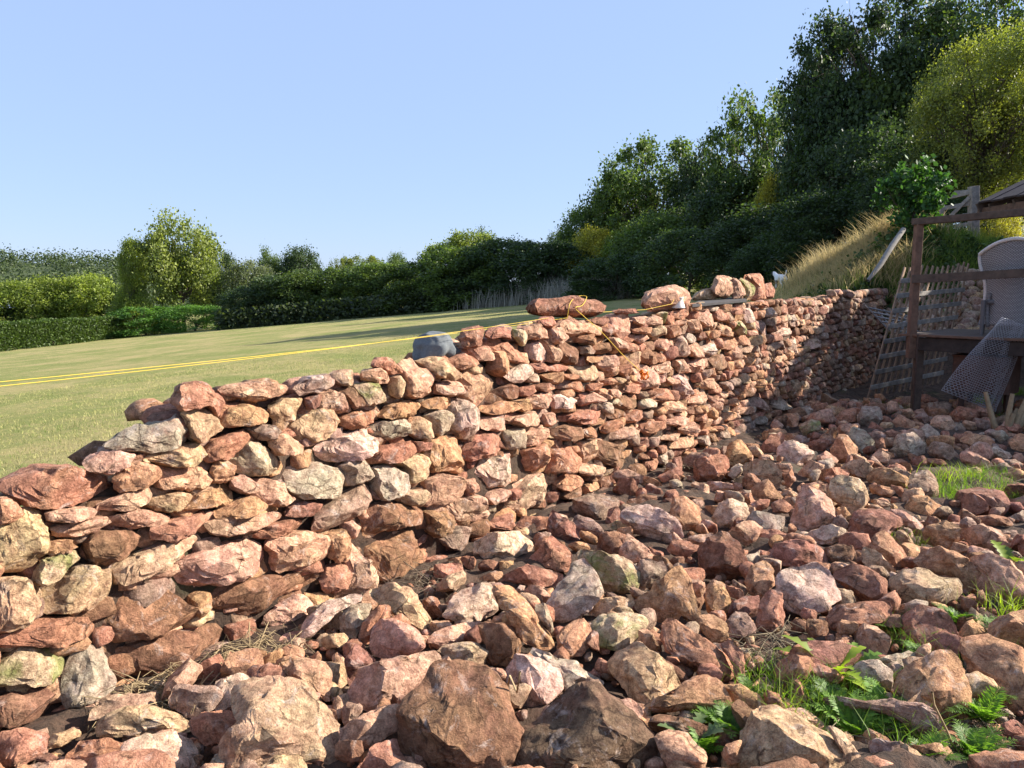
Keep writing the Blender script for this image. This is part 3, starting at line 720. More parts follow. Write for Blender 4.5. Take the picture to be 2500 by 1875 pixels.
def area_c(P):
    x, y = P[:, 0], P[:, 1]; x2, y2 = np.roll(x, -1), np.roll(y, -1); c = x * y2 - x2 * y; A = c.sum() / 2
    return abs(A), np.array([((x + x2) * c).sum() / (6 * A), ((y + y2) * c).sum() / (6 * A)])
def inside(P, q):
    x, y = q; n = len(P); r = False; j = n - 1
    for i in range(n):
        if (P[i, 1] > y) != (P[j, 1] > y) and x < (P[j, 0] - P[i, 0]) * (y - P[i, 1]) / (P[j, 1] - P[i, 1]) + P[i, 0]: r = not r
        j = i
    return r
def polar(P, c, n=96):
    """distance from c to the outline P in n directions"""
    Q = P - c; R = np.zeros(n)
    a = np.linspace(-math.pi, math.pi, n, endpoint=False)
    D = np.stack([np.cos(a), np.sin(a)], 1)
    for i in range(len(Q)):
        p, q = Q[i], Q[(i + 1) % len(Q)]; e = q - p
        den = D[:, 0] * e[1] - D[:, 1] * e[0]; den = np.where(np.abs(den) < 1e-12, 1e-12, den)
        t = (p[0] * e[1] - p[1] * e[0]) / den
        s = (p[0] * D[:, 1] - p[1] * D[:, 0]) / den
        ok = (t > 0) & (s >= -1e-6) & (s <= 1 + 1e-6)
        R = np.where(ok & (t > R), t, R)
    R = np.maximum(R, 0.25 * R.mean())
    return a, R
def rock_shape(P, c, depth, seed, sub, e=0.55, rough=1.0, nfacet=6, cut=(0.62, 0.9), strata=0.0, wmin=0.4):
    """a solid stone whose outline in its own face plane is P (metres); returns vertices and faces in local u,v,w"""
    rng = np.random.RandomState(seed)
    V, F = ico(sub)
    a, R = polar(P, c)
    phi = np.arctan2(V[:, 1], V[:, 0])
    Rv = np.interp(phi, np.append(a, math.pi), np.append(R, R[0]))
    rho = np.sqrt(V[:, 0] ** 2 + V[:, 1] ** 2); z = V[:, 2]
    cc = rho ** e; ss = np.sign(z) * np.abs(z) ** e
    p = np.stack([np.cos(phi) * Rv * cc, np.sin(phi) * Rv * cc, ss * depth], 1)
    S = math.sqrt(max(area_c(P)[0], 1e-6)); rm = S * 0.55
    nn = p / (np.linalg.norm(p, axis=1)[:, None] + 1e-9)
    q = p / S + rng.uniform(-50, 50, 3)
    p = p + nn * ((0.07 * fbm(q * 1.9, seed, 2)) * S * rough)[:, None]
    # broken faces: planes that cut the lump, mostly on its visible side
    for k in range(nfacet * 2):
        front = k < nfacet * 1.3
        an = rng.uniform(0, 2 * math.pi); w = rng.uniform(wmin, 0.985) * (1 if front else -1)
        h = math.sqrt(1 - w * w)
        n = np.array([math.cos(an) * h, math.sin(an) * h, w])
        dots = p @ n; H = dots.max(); d = H * rng.uniform(*cut)
        wob = 0.035 * S * vnoise(q * 2.6 + k * 7.7, seed + k)
        p = p - np.maximum(0, dots - d + wob)[:, None] * n * 0.97
    # bring the outline back to the one read off the stone
    pa = np.arctan2(p[:, 1], p[:, 0]); rh = np.hypot(p[:, 0], p[:, 1]); nb = 40 if sub >= 4 else (28 if sub == 3 else 14)
    bi = np.clip(((pa + math.pi) / (2 * math.pi) * nb).astype(int), 0, nb - 1); mx = np.zeros(nb); np.maximum.at(mx, bi, rh)
    bc = -math.pi + (np.arange(nb) + 0.5) * 2 * math.pi / nb; tg = np.interp(bc, np.append(a, math.pi), np.append(R, R[0]))
    fz = np.clip(tg / np.maximum(mx, 1e-6), 0.75, 1.7)
    fv = np.interp(pa, np.concatenate([[bc[-1] - 2 * math.pi], bc, [bc[0] + 2 * math.pi]]), np.concatenate([[fz[-1]], fz, [fz[0]]]))
    p[:, :2] *= fv[:, None]
    nn = p / (np.linalg.norm(p, axis=1)[:, None] + 1e-9)
    q = p / S + rng.uniform(-50, 50, 3)
    disp = 0.022 * fbm(q * 4.5, seed, 3) + 0.03 * (0.4 - np.abs(vnoise(q * 3.7, seed + 5)))
    if sub >= 4: disp = disp + 0.019 * fbm(q * 12, seed + 9, 3) - 0.05 * np.maximum(0, vnoise(q * 8.5, seed + 3) - 0.4)
    if strata:
        yy = q.copy(); yy[:, 0] *= 0.35; yy[:, 1] *= 3.0
        disp = disp + strata * 0.05 * vnoise(yy * 3.1, seed + 21)
    p = p + nn * (disp * S * rough)[:, None]
    return p, F
def basis_matrix(origin, u, v, w):
    return Matrix(((u[0], v[0], w[0], origin[0]), (u[1], v[1], w[1], origin[1]), (u[2], v[2], w[2], origin[2]), (0, 0, 0, 1)))
# ---------------------------------------------------------------- the ground
WALL_END = 15.2
def G(X, Y):
    X = np.asarray(X, float); Y = np.asarray(Y, float)
    dx, dy = X - W0[0], Y - W0[1]
    u = dx * WD[0] + dy * WD[1]; w = dx * WN[0] + dy * WN[1]
    back_near = smooth(-w, 0.1, 0.45); back_far = smooth(-w, -4.0, 1.0)
    k = smooth(u, WALL_END - 1.5, WALL_END + 1.0)
    t = back_near * (1 - k) + back_far * k
    fld = 0.2 + 0.09 * X
    fld = np.where(X < -60, 0.2 - 5.4 + 0.02 * (X + 60), fld)
    z = t * fld
    bank = -0.09 * np.clip(X - 7, 0, 12) * smooth(Y, 12, 16) * (1 - smooth(Y, 22, 34)) + 2.0 * smooth(Y + 0.25 * (X - 6), 12.6, 16.6) * smooth(X, 0.25 * Y, 0.25 * Y + 4.6 + 0.1 * np.clip(Y - 18, 0, 99)) * (1 - 0.8 * smooth(Y, 22, 34)) + 0.16 * np.clip(X - np.maximum(8, 0.42 * Y), 0, 60) * smooth(Y, 20, 32)
    return z + bank
def grid_mesh(name, us, ws, zfn, mat):
    U, Wg = np.meshgrid(us, ws, indexing='ij')
    X = W0[0] + U * WD[0] + Wg * WN[0]; Y = W0[1] + U * WD[1] + Wg * WN[1]
    Z = zfn(X, Y, U, Wg)
    V = np.stack([X.ravel(), Y.ravel(), Z.ravel()], 1)
    n, m = len(us), len(ws); i = np.arange(n - 1)[:, None] * m + np.arange(m - 1)[None, :]; i = i.ravel()
    F = np.stack([i, i + m, i + m + 1, i + 1], 1)
    if np.cross(V[F[0, 1]] - V[F[0, 0]], V[F[0, 3]] - V[F[0, 0]])[2] < 0: F = F[:, ::-1]
    o = link(name, mesh_np(name, V, F), mat); o['kind'] = 'structure'
    return o
def spaced(lo, fine_lo, fine_hi, hi, st, n):
    a = np.arange(fine_lo, fine_hi, st)
    L = fine_lo - np.geomspace(st, max(fine_lo - lo, st * 1.01), n)[::-1] if lo < fine_lo else np.array([])
    H = a[-1] + np.geomspace(st, hi - a[-1], n)
    return np.concatenate([L, a, H])

def soil_material():
    m, nt, out = new_mat('dark_soil'); g = NG(nt)
    tc = g.n('ShaderNodeTexCoord'); co = tc.outputs['Object']
    n1 = g.noise(co, 1.1, 4, 0.6); n2 = g.noise(co, 22, 6, 0.75); n3 = g.noise(co, 5, 5, 0.7, 0.5)
    c = g.ramp(n2.outputs[0], 0.3, 0.75, (0.024, 0.015, 0.01, 1), (0.13, 0.075, 0.045, 1)).outputs[0]
    c = g.mix(g.ramp(n3.outputs[0], 0.52, 0.68).outputs[0], c, (0.15, 0.08, 0.05, 1))
    c = g.mix(g.ramp(n1.outputs[0], 0.62, 0.72).outputs[0], c, (0.05, 0.06, 0.022, 1))
    b = g.n('ShaderNodeBsdfPrincipled'); b.inputs['Roughness'].default_value = 0.95; g.l(c, b.inputs['Base Color'])
    bp = g.n('ShaderNodeBump'); bp.inputs['Strength'].default_value = 1.0; bp.inputs['Distance'].default_value = 0.03
    g.l(n2.outputs[0], bp.inputs['Height']); g.l(bp.outputs[0], b.inputs['Normal']); g.l(b.outputs[0], out.inputs['Surface'])
    return m
def turf_material():
    m, nt, out = new_mat('dry_mown_turf'); g = NG(nt)
    tc = g.n('ShaderNodeTexCoord'); co = tc.outputs['Object']
    mp = g.n('ShaderNodeMapping'); mp.inputs['Scale'].default_value = (1, 1, 1); g.l(co, mp.inputs[0])
    n1 = g.noise(co, 0.35, 4, 0.6, 0.6); n2 = g.noise(co, 3.2, 5, 0.7, 0.5); n3 = g.noise(co, 45, 5, 0.8); n4 = g.noise(co, 11, 4, 0.7)
    green = g.mix(g.ramp(n3.outputs[0], 0.3, 0.7).outputs[0], (0.11, 0.135, 0.035, 1), (0.29, 0.30, 0.10, 1))
    dry = g.mix(g.ramp(n3.outputs[0], 0.3, 0.7).outputs[0], (0.2, 0.16, 0.055, 1), (0.50, 0.42, 0.2, 1))
    s = g.math('ADD', g.math('MULTIPLY', n1.outputs[0], 0.5), g.math('ADD', g.math('MULTIPLY', n2.outputs[0], 0.3), g.math('MULTIPLY', n4.outputs[0], 0.2)))
    c = g.mix(g.ramp(s, 0.44, 0.57).outputs[0], green, dry)
    b = g.n('ShaderNodeBsdfPrincipled'); b.inputs['Roughness'].default_value = 0.95; b.inputs['Specular IOR Level'].default_value = 0.1
    g.l(c, b.inputs['Base Color'])
    bp = g.n('ShaderNodeBump'); bp.inputs['Strength'].default_value = 0.8; bp.inputs['Distance'].default_value = 0.05
    g.l(n3.outputs[0], bp.inputs['Height']); g.l(bp.outputs[0], b.inputs['Normal']); g.l(b.outputs[0], out.inputs['Surface'])
    return m
M_SOIL = soil_material(); M_TURF = turf_material()
def soil_z(X, Y, U, Wg):
    q = np.stack([X.ravel(), Y.ravel(), np.zeros(X.size)], 1)
    d = (0.06 * fbm(q * 1.7, 3, 4) + 0.035 * np.abs(fbm(q * 7, 8, 3))).reshape(X.shape)
    return G(X, Y) + d * smooth(Wg, -0.2, 0.1) - 0.01
def turf_z(X, Y, U, Wg):
    q = np.stack([X.ravel(), Y.ravel(), np.zeros(X.size)], 1)
    return G(X, Y) + (0.03 * fbm(q * 0.8, 31, 3)).reshape(X.shape) + 0.25*smooth(fbm(q*0.03,5,2).reshape(X.shape),-0.2,1)*0
yard = grid_mesh('yard_ground', spaced(-30, -3, 13, 90, 0.045, 24), spaced(-0.25, -0.25, 7, 70, 0.045, 24), soil_z, M_SOIL)
field = grid_mesh('field', spaced(-260, -6, 20, 420, 0.25, 40), -spaced(0.25, 0.25, 12, 420, 0.25, 44), turf_z, M_TURF)

# ---------------------------------------------------------------- the dry stone wall
RNG = np.random.RandomState(11)
wall = empty('dry_stone_wall', tuple(W0), 'long unfinished dry stone wall of pinkish red rubble stone along the field edge', 'stone wall')
MW = Matrix.Translation(Vector(W0))
WALLM = basis_matrix((0, 0, 0), WD, WUP, WNB)
def add_wall_stone(name, V, F, u, v, w, color):
    me = mesh_np(name, V, F, True, 24); o = link(name, me, M_STONE, wall, color=color)
    p = wall_pt(u, v, w) - W0
    o.matrix_local = Matrix.Translation(Vector(p)) @ WALLM
    return o
placed = []          # outlines on the wall face, metres
n_parts = 0
for i, (key, nm, P) in enumerate(parse(WALL_OUTLINES)):
    Q = np.array([wall_uv(*q) for q in P]); A, c = area_c(Q)
    hit = 0; tot = 0
    lo, hi = Q.min(0), Q.max(0)
    near = [R for R in placed if not (R[1][0] > hi[0] or R[2][0] < lo[0] or R[1][1] > hi[1] or R[2][1] < lo[1])]
    for a in np.linspace(0.1, 0.9, 6):
        for b in np.linspace(0.1, 0.9, 5):
            q = lo + (hi - lo) * np.array([a, b])
            if inside(Q, q):
                tot += 1
                if any(inside(R[0], q) for R in near): hit += 1
    if tot and hit / tot > 0.5: continue
    placed.append((Q, lo, hi))
    pa = area_c(P)[0]; sub = 4 if pa > 2600 else 3
    S = math.sqrt(A); r = random.Random(1000 + i)
    dep = min(0.2, max(0.07, 0.55 * S))
    V, F = rock_shape(c + (Q - c) * 1.03, c, dep, 1000 + i, sub, e=0.36, rough=1.0, nfacet=7, cut=(0.6, 0.9), strata=1.0 if key in 'rdp' else 0.4, wmin=0.6)
    # tilt of the face
    V[:, 2] += V[:, 0] * r.uniform(-0.18, 0.18) + V[:, 1] * r.uniform(-0.32, 0.06)
    add_wall_stone('stone', V, F, c[0], c[1], -dep * 0.82 + r.uniform(-0.018, 0.022), stone_color(key, r)); n_parts += 1

TOPLINE = [(-60, 1260), (0, 1225), (60, 1215), (110, 1180), (200, 1160), (300, 1110), (350, 1085), (450, 1000), (470, 960), (600, 945), (760, 930), (900, 890), (1000, 900), (1100, 870), (1150, 830), (1250, 800), (1350, 785),
           (1450, 778), (1560, 765), (1700, 745), (1760, 738), (1900, 730), (2000, 718), (2080, 708), (2190, 700), (2260, 697)]
TL = np.array([wall_uv(*q) for q in TOPLINE])
def top_at(u): return float(np.interp(u, TL[:, 0], TL[:, 1]))
def cover(lo, hi):
    near = [R for R in placed if not (R[1][0] > hi[0] or R[2][0] < lo[0] or R[1][1] > hi[1] or R[2][1] < lo[1])]
    if not near: return 0.0
    h = 0
    for a in (0.08, 0.3, 0.5, 0.7, 0.92):
        for b in (0.15, 0.5, 0.85):
            q = lo + (hi - lo) * np.array([a, b])
            if any(inside(R[0], q) for R in near): h += 1
    return h / 15.0
fills = []
r = random.Random(5)
v = -0.08
while v < 1.85:
    hrow = r.uniform(0.065, 0.13)
    u = -1.6 + r.uniform(0, .2)
    while u < WALL_END:
        wd = hrow * r.uniform(1.1, 2.9)
        hh = hrow * r.uniform(0.85, 1.2)
        if u < 6.0: wd *= 1.15
        if v + hh * 0.75 < top_at(u + wd / 2) + 0.0:
            vv = v + 0.02 * math.sin(u * 2.3 + v * 5) 
            lo = np.array([u, vv]); hi = np.array([u + wd, vv + hh]); cv = cover(lo, hi)
            if cv < 0.95:
                fills.append((u, vv, wd, hh, cv))
        u += wd * 0.98
    v += hrow * 0.93
def rand_outline(wd, hh, r, n=None):
    n = n or r.choice((5, 6, 7, 8))
    pts = []
    for k in range(n):
        a = 2 * math.pi * (k + r.uniform(-0.3, 0.3)) / n
        ca, sa = math.cos(a), math.sin(a); e = 0.55
        pts.append([wd / 2 * math.copysign(abs(ca) ** e, ca) * r.uniform(0.84, 1.12), hh / 2 * math.copysign(abs(sa) ** e, sa) * r.uniform(0.84, 1.14)])
    t = math.tan(r.uniform(-0.16, 0.2)); P = np.array(pts); P[:, 1] += P[:, 0] * t * 0.5
    return P
class Many:
    def __init__(s): s.V = []; s.F = []; s.C = []; s.n = 0
    def add(s, V, F, col, rnd):
        s.V.append(V); s.F.append(F + s.n); s.n += len(V); s.C.append(np.tile(np.array([col[0], col[1], col[2], rnd], np.float32), (len(V), 1)))
    def build(s, name, mat, parent=None, loc=(0, 0, 0)):
        me = mesh_np(name, np.concatenate(s.V) - np.array(loc), np.concatenate(s.F))
        at = me.attributes.new('tint', 'FLOAT_COLOR', 'POINT'); at.data.foreach_set('color', np.concatenate(s.C).astype(np.float32).ravel())
        return link(name, me, mat, parent)
many = Many()
vis = []
for k, (u, v, wd, hh, cv) in enumerate(fills):
    x, y = to_px(wall_pt(u + wd / 2, v + hh / 2))
    show = (1 - cv) * wd * hh / (np.linalg.norm(wall_pt(u, v) - CAM) ** 2) * (1 if -30 < x < 2200 and y < 1875 else 0)
    vis.append(show if cv < 0.34 else show * 0.3)
order = sorted(range(len(fills)), key=lambda k: -vis[k])
single = set(order[:max(0, 300 - n_parts)])
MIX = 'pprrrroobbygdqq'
for k, (u, v, wd, hh, cv) in enumerate(fills):
    r = random.Random(7000 + k)
    P = rand_outline(wd * 1.0, hh * 1.02, r)
    dep = r.uniform(0.07, 0.11); rec = 0.012 if cv < 0.2 else (0.035 if cv < 0.5 else 0.075)
    V, F = rock_shape(P, np.zeros(2), dep, 7000 + k, 3 if (k in single or cv < 0.3) else 2, e=0.4, rough=1.1, nfacet=5, cut=(0.62, 0.92), strata=0.6, wmin=0.6)
    V[:, 2] += V[:, 0] * r.uniform(-0.3, 0.3) + V[:, 1] * r.uniform(-0.35, 0.1)
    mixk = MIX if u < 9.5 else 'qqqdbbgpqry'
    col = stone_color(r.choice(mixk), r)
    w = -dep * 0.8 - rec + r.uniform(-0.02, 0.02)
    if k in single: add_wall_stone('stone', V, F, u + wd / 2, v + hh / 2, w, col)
    else:
        W = wall_pt(u + wd / 2, v + hh / 2, w)
        many.add(W + V[:, :1] * WD + V[:, 1:2] * WUP + V[:, 2:3] * WNB - W0, F, col, r.random())
# second skin and top packing behind the face
u = -1.6
kk = 0
while u < WALL_END:
    wd = 0.16 + 0.14 * RNG.rand()
    for w in (-0.26, -0.42):
        for lay in range(3):
            t = top_at(u + wd / 2) - 0.05 - lay * 0.1
            r = random.Random(20000 + kk); kk += 1
            hh = r.uniform(0.08, 0.13)
            P = rand_outline(wd * 1.05, hh, r)
            V, F = rock_shape(P, np.zeros(2), 0.1, 20000 + kk, 2, e=0.55, rough=1.1, nfacet=4)
            Wp = wall_pt(u + wd / 2, t - hh / 2 + r.uniform(-0.01, 0.03), w)
            many.add(Wp + V[:, :1] * WD + V[:, 1:2] * WUP + V[:, 2:3] * WNB - W0, F, stone_color(r.choice(MIX), r), r.random())
    u += wd * 0.95
sm = many.build('small_packing_stones', M_STONE_MANY, wall); sm['kind'] = 'stuff'
# the wall's inside: earth and hearting behind the faces
us = np.arange(-1.7, WALL_END, 0.1)
V = []; F = []
for i, u in enumerate(us):
    t = max(top_at(u) - 0.14, 0.05)
    for w, v in ((-0.11, -0.15), (-0.12, t), (-0.42, t), (-0.42, -0.15)): V.append(wall_pt(u, v, w) - W0)
for i in range(len(us) - 1):
    for j in range(4): a = i * 4 + j; b = i * 4 + (j + 1) % 4; F.append([a, b, b + 4, a + 4])
F.append([0, 3, 2, 1]); n4 = (len(us) - 1) * 4; F.append([n4, n4 + 1, n4 + 2, n4 + 3])
link('hearting', mesh_np('hearting', V, F, False), M_SOIL, wall)

# ---------------------------------------------------------------- loose rocks of the heap
COND = []
rocks = []       # (object, key, name, px centre, px size, aspect)
def rock_obj(name, V, F, origin, u, v, w, color):
    o = link(name, mesh_np(name, V, F, True, 24), M_STONE, color=color)
    o.matrix_world = basis_matrix(origin, u, v, w)
    return o
ROCK_OUT = parse(ROCK_OUTLINES)
rock_px = []
for i, (key, nm, P) in enumerate(ROCK_OUT):
    A, c = area_c(P); hpx = P[:, 1].max() - P[:, 1].min()
    yb = P[:, 1].max() - 0.18 * hpx
    base = ground_hit(c[0], max(yb, 900), 0.05)
    d0 = ray(*c); dist = base[1]
    for it in range(40):
        s_m = math.sqrt(A) * dist / FPX; D = 0.46 * s_m
        ctr = CAM + d0 * ((dist + D * 0.7) / d0[1])
        if np.dot(ctr - W0, WN) > 0.75 * D or P[:, 1].max() > 1800: break
        dist -= 0.05
    d = ctr - CAM; dn = np.linalg.norm(d); wv = -d / dn
    up = np.array([0, 0, 1.0]); uv = np.cross(up, wv); uv /= np.linalg.norm(uv); vv = np.cross(wv, uv)
    Q = []
    for q in P:
        rr = ray(*q); t = np.dot(ctr - CAM, wv) / np.dot(rr, wv); pp = CAM + rr * t - ctr
        Q.append([np.dot(pp, uv), np.dot(pp, vv)])
    Q = np.array(Q) * 1.06
    sub = 5 if A > 30000 else (4 if A > 3200 else 3)
    V, F = rock_shape(Q, np.zeros(2), D, 3000 + i, sub, e=0.45, rough=0.95, nfacet=8, cut=(0.5, 0.88), strata=0.5)
    r = random.Random(3000 + i)
    V[:, 2] += V[:, 1] * -0.25 + V[:, 0] * r.uniform(-0.2, 0.2)
    o = rock_obj('rubble_rock', V, F, ctr, uv, vv, wv, stone_color(key, r))
    rocks.append((o, key, nm, c, P.max(0) - P.min(0), A)); rock_px.append((P, P.min(0), P.max(0), dn))
REGION = np.array([(-60, 1900), (-60, 1800), (330, 1700), (700, 1545), (870, 1500), (1060, 1500), (1120, 1340), (1290, 1235), (1500, 1190), (1640, 1120), (1740, 1080), (1950, 1000), (2120, 985), (2350, 990), (2560, 1020), (2560, 1900)], float)
BARE = [(560, 1590, 110, 50), (1000, 1435, 95, 60), (1390, 1175, 130, 32), (1870, 1590, 110, 75), (2340, 1190, 130, 55), (2060, 1760, 110, 80), (1800, 1080, 90, 30), (2420, 1800, 90, 90), (2420, 1560, 60, 60)]
cands = []
r = random.Random(99); tries = 0; gpts = []
while tries < 19000:
    tries += 1
    px = r.uniform(-60, 2560); py = 980 + 1100 * r.random() ** 1.7
    if not inside(REGION, (px, min(py, 1895))): continue
    if any(((px - b[0]) / b[2]) ** 2 + ((py - b[1]) / b[3]) ** 2 < 1 for b in BARE): continue
    p = ground_hit(px, py, 0.0)
    w = np.dot(p - W0, WN)
    if w < 0.12: continue
    sz = r.uniform(0.13, 0.27) if tries < 5000 else r.uniform(0.08, 0.16)
    if any((p[0] - q[0]) ** 2 + (p[1] - q[1]) ** 2 < (0.4 * (sz + q[2])) ** 2 for q in gpts): continue
    dd = np.linalg.norm(p - CAM); rp = sz * (0.75 if tries < 5000 else 0.5) * FPX / dd; cx, cy = to_px(p + np.array([0, 0, sz * 0.3])); blocked = False
    for P_, lo, hi, dn in rock_px:
        if dn < dd - 0.15 or cx + rp < lo[0] or cx - rp > hi[0] or cy + rp < lo[1] or cy - rp > hi[1]: continue
        Pc = P_.mean(0) + (P_ - P_.mean(0)) * 0.93
        if any(inside(Pc, (cx + a * rp, cy + b * rp * .75)) for a, b in ((0, 0), (-1, 0), (1, 0), (0, -1), (.7, -.7), (-.7, -.7), (0, 1), (-.5, 0), (.5, 0), (0, -.5), (.7, .7), (-.7, .7))): blocked = True; break
    if blocked: continue
    gpts.append((p[0], p[1], sz)); cands.append((p, px, py, sz))
heap = Many()
ORI = W0 * 1.0
n_single = 0; LIM = 300 - len(rocks) - 4
def open_px(px, py):
    return not any(lo[0] < px < hi[0] and lo[1] < py < hi[1] and inside(P, (px, py)) for P, lo, hi, dn in rock_px)
scored = []
for k, (p, px, py, sz) in enumerate(cands):
    top = p + np.array([0, 0, sz * 0.5]); x, y = to_px(top)
    op = open_px(x, y) + open_px(*to_px(p)) * 0.5
    scored.append((-(op * sz / p[1] if 0 < x < 2500 and y < 1875 else 0), k))
scored.sort(); keep = {k for s, k in scored[:LIM] if s < 0}
for k, (p, px, py, sz) in enumerate(cands):
    rr = random.Random(9000 + k)
    P = rand_outline(sz * rr.uniform(1.0, 1.6), sz * rr.uniform(0.7, 1.05), rr, rr.choice((5, 6, 7)))
    V, F = rock_shape(P, np.zeros(2), sz * 0.42, 9000 + k, 3, e=0.45, rough=1.0, nfacet=7, cut=(0.5, 0.85))
    q = Matrix.Rotation(rr.uniform(0, 6.28), 3, 'Z') @ Matrix.Rotation(rr.uniform(0.9, 1.7), 3, 'X')
    Rm = np.array(q); V = V @ Rm.T
    org = p + np.array([0, 0, -V[:, 2].min() - sz * 0.22 + (0.05 if rr.random() < .3 else 0)])
    key = rr.choice('pprrroobbdqqyg'); col = stone_color(key, rr)
    if k in keep:
        o = link('rubble_rock', mesh_np('rubble_rock', V, F, True, 26), M_STONE, loc=tuple(org), color=col)
        x, y = to_px(org); e = sz * FPX / p[1]
        rocks.append((o, key, None, np.array([x, y]), np.array([(V[:, 0].max() - V[:, 0].min()), (V[:, 2].max() - V[:, 2].min())]) * FPX / p[1], e * e))
    else: heap.add(V + org - ORI, F, col, rr.random())
# grit and chips between them
for k in range(3600):
    rr = random.Random(40000 + k)
    px = rr.uniform(-50, 2550); py = 985 + 900 * rr.random() ** 1.4
    p = ground_hit(px, py, 0.0)
    if not inside(REGION, (px, py)) and not any(((px - b[0]) / b[2]) ** 2 + ((py - b[1]) / b[3]) ** 2 < 1 for b in BARE): continue
    if np.dot(p - W0, WN) < 0.05: continue
    sz = rr.uniform(0.012, 0.05)
    V, F = ico(1); V = V * np.array([sz, sz * rr.uniform(.5, .9), sz * rr.uniform(.4, .8)]) * (1 + 0.25 * vnoise(V * 1.7 + k, 3))[:, None]
    q = np.array(Matrix.Rotation(rr.uniform(0, 6.28), 3, 'Z') @ Matrix.Rotation(rr.uniform(-.6, .6), 3, 'X')); V = V @ q.T
    heap.add(V + p + np.array([0, 0, sz * 0.1 + 0.01]) - ORI, F, stone_color(rr.choice(MIX), rr), rr.random())
hp = heap.build('small_rubble', M_STONE_MANY); hp.location = tuple(ORI)
tag(hp, 'small stones and chips filling the gaps between the loose rocks of the heap', 'rubble', kind='stuff')

# names for the rocks: landmarks first, then the rest by colour, shape and the nearest landmark
LM = {'large_pale': 'large pale tan boulder with chipped top at the front left of the heap', 'large_brown': 'large dirt-covered brown boulder at the front middle of the heap',
      'flat_lichened': 'flat pinkish rock speckled with white lichen lying near the wall foot', 'two_toned': 'peaked rock half rust-orange half whitish beside the flat lichened rock',
      'leaning_slab': 'long orange-brown slab leaning in the middle of the heap', 'grey_egg': 'egg-shaped grey rock propped against the green-stained rock',
      'mossy': 'rounded tan rock stained green lying behind the egg-shaped grey rock', 'pitted_wedge': 'orange-brown wedge-shaped rock with pitted face in mid heap',
      'crusted_block': 'squarish block with a green and white crust in mid heap', 'rust_ridge': 'rugged rust-red ridge-shaped rock beside the dark bare patch',
      'tan_block': 'smooth tan diamond-shaped block in front of the crusted block', 'dark_boulder': 'very dark boulder with shadowed face at the bottom centre of the heap',
      'pale_ridged': 'large pale ridged boulder among ferny weeds at the front right', 'small_upright': 'small upright orange-brown rock left of the pale slab-like rock',
      'white_scarred': 'pink rock with a white scar in the upper heap near the wall', 'round_maroon': 'big rounded maroon rock in the upper middle of the heap',
      'peaked_orange': 'peaked orange-brown rock nearest the foot of the far wall', 'cracked_tan': 'upright tan rock with a vertical crack in the upper right heap',
      'upright_pink': 'upright pink rock leaning against the cracked tan one', 'maroon_block': 'maroon blocky rock in the right heap in front of the cracked tan rock',
      'pale_slab': 'whitish pink slab-like rock overhanging a dark hollow in the right heap', 'saddle_tan': 'smooth tan saddle-shaped rock in the right heap',
      'red_round': 'rounded rust-red rock just behind the dandelion clump', 'big_right': 'big smooth orange-brown rock cut by the right edge of the photo',
      'grey_slate': 'grey angular rock beside the dandelion leaves', 'split_block': 'orange-brown block split by cracks at the lower right'}
SHORT = {'large_pale': 'the large pale boulder', 'large_brown': 'the large brown boulder', 'flat_lichened': 'the flat lichened rock', 'leaning_slab': 'the leaning orange slab',
         'mossy': 'the green-stained rock', 'pitted_wedge': 'the pitted wedge', 'rust_ridge': 'the rust-red ridge rock', 'dark_boulder': 'the very dark boulder',
         'pale_ridged': 'the pale ridged boulder', 'white_scarred': 'the white-scarred rock', 'round_maroon': 'the rounded maroon rock', 'peaked_orange': 'the peaked orange rock',
         'cracked_tan': 'the cracked tan rock', 'pale_slab': 'the pale slab rock', 'red_round': 'the rounded red rock', 'big_right': 'the big right-edge rock', 'split_block': 'the split block',
         'maroon_block': 'the maroon blocky rock', 'crusted_block': 'the crusted block'}
lmpos = {nm: c for o, k, nm, c, s, A in rocks if nm in SHORT}
desc = {}
for idx, (o, key, nm, c, s, A) in enumerate(rocks):
    if nm: tag(o, LM[nm], 'rock', 'loose rocks of the heap'); continue
    L = min(lmpos, key=lambda n: np.linalg.norm((lmpos[n] - c) * np.array([1, 1.6])))
    dv = c - lmpos[L]
    side = ('right of' if dv[0] > 0 else 'left of') if abs(dv[0]) > abs(dv[1]) * 1.3 else ('in front of' if dv[1] > 0 else 'behind')
    asp = s[0] / max(s[1], 1)
    shp = 'flat' if asp > 1.9 else 'upright' if asp < 0.85 else 'blocky' if asp < 1.35 else 'angular'
    rel = s[0] * (c[1] - 700) ** -1 * 1.0
    sz = 'small' if rel < 0.13 else 'big' if rel > 0.24 else 'medium'
    desc.setdefault((f'{sz} {shp} {CNAME[key]} rock', side, SHORT[L]), []).append((float(np.linalg.norm(dv)), idx))
ORD_MORE = ' tenth eleventh twelfth thirteenth fourteenth fifteenth sixteenth seventeenth eighteenth nineteenth twentieth'.split()
ORD = ['nearest', 'second nearest', 'third nearest', 'fourth nearest', 'fifth nearest', 'sixth nearest', 'seventh nearest', 'eighth nearest', 'ninth nearest'] + [w + ' nearest' for w in ORD_MORE]
for (d, side, L), lst in desc.items():
    lst.sort()
    for k, (_, idx) in enumerate(lst):
        lab = f'{d} {side} {L}' if len(lst) == 1 else f'{d} {side} {L}, {ORD[min(k, len(ORD) - 1)]} to it'
        tag(rocks[idx][0], lab, 'rock', 'loose rocks of the heap')
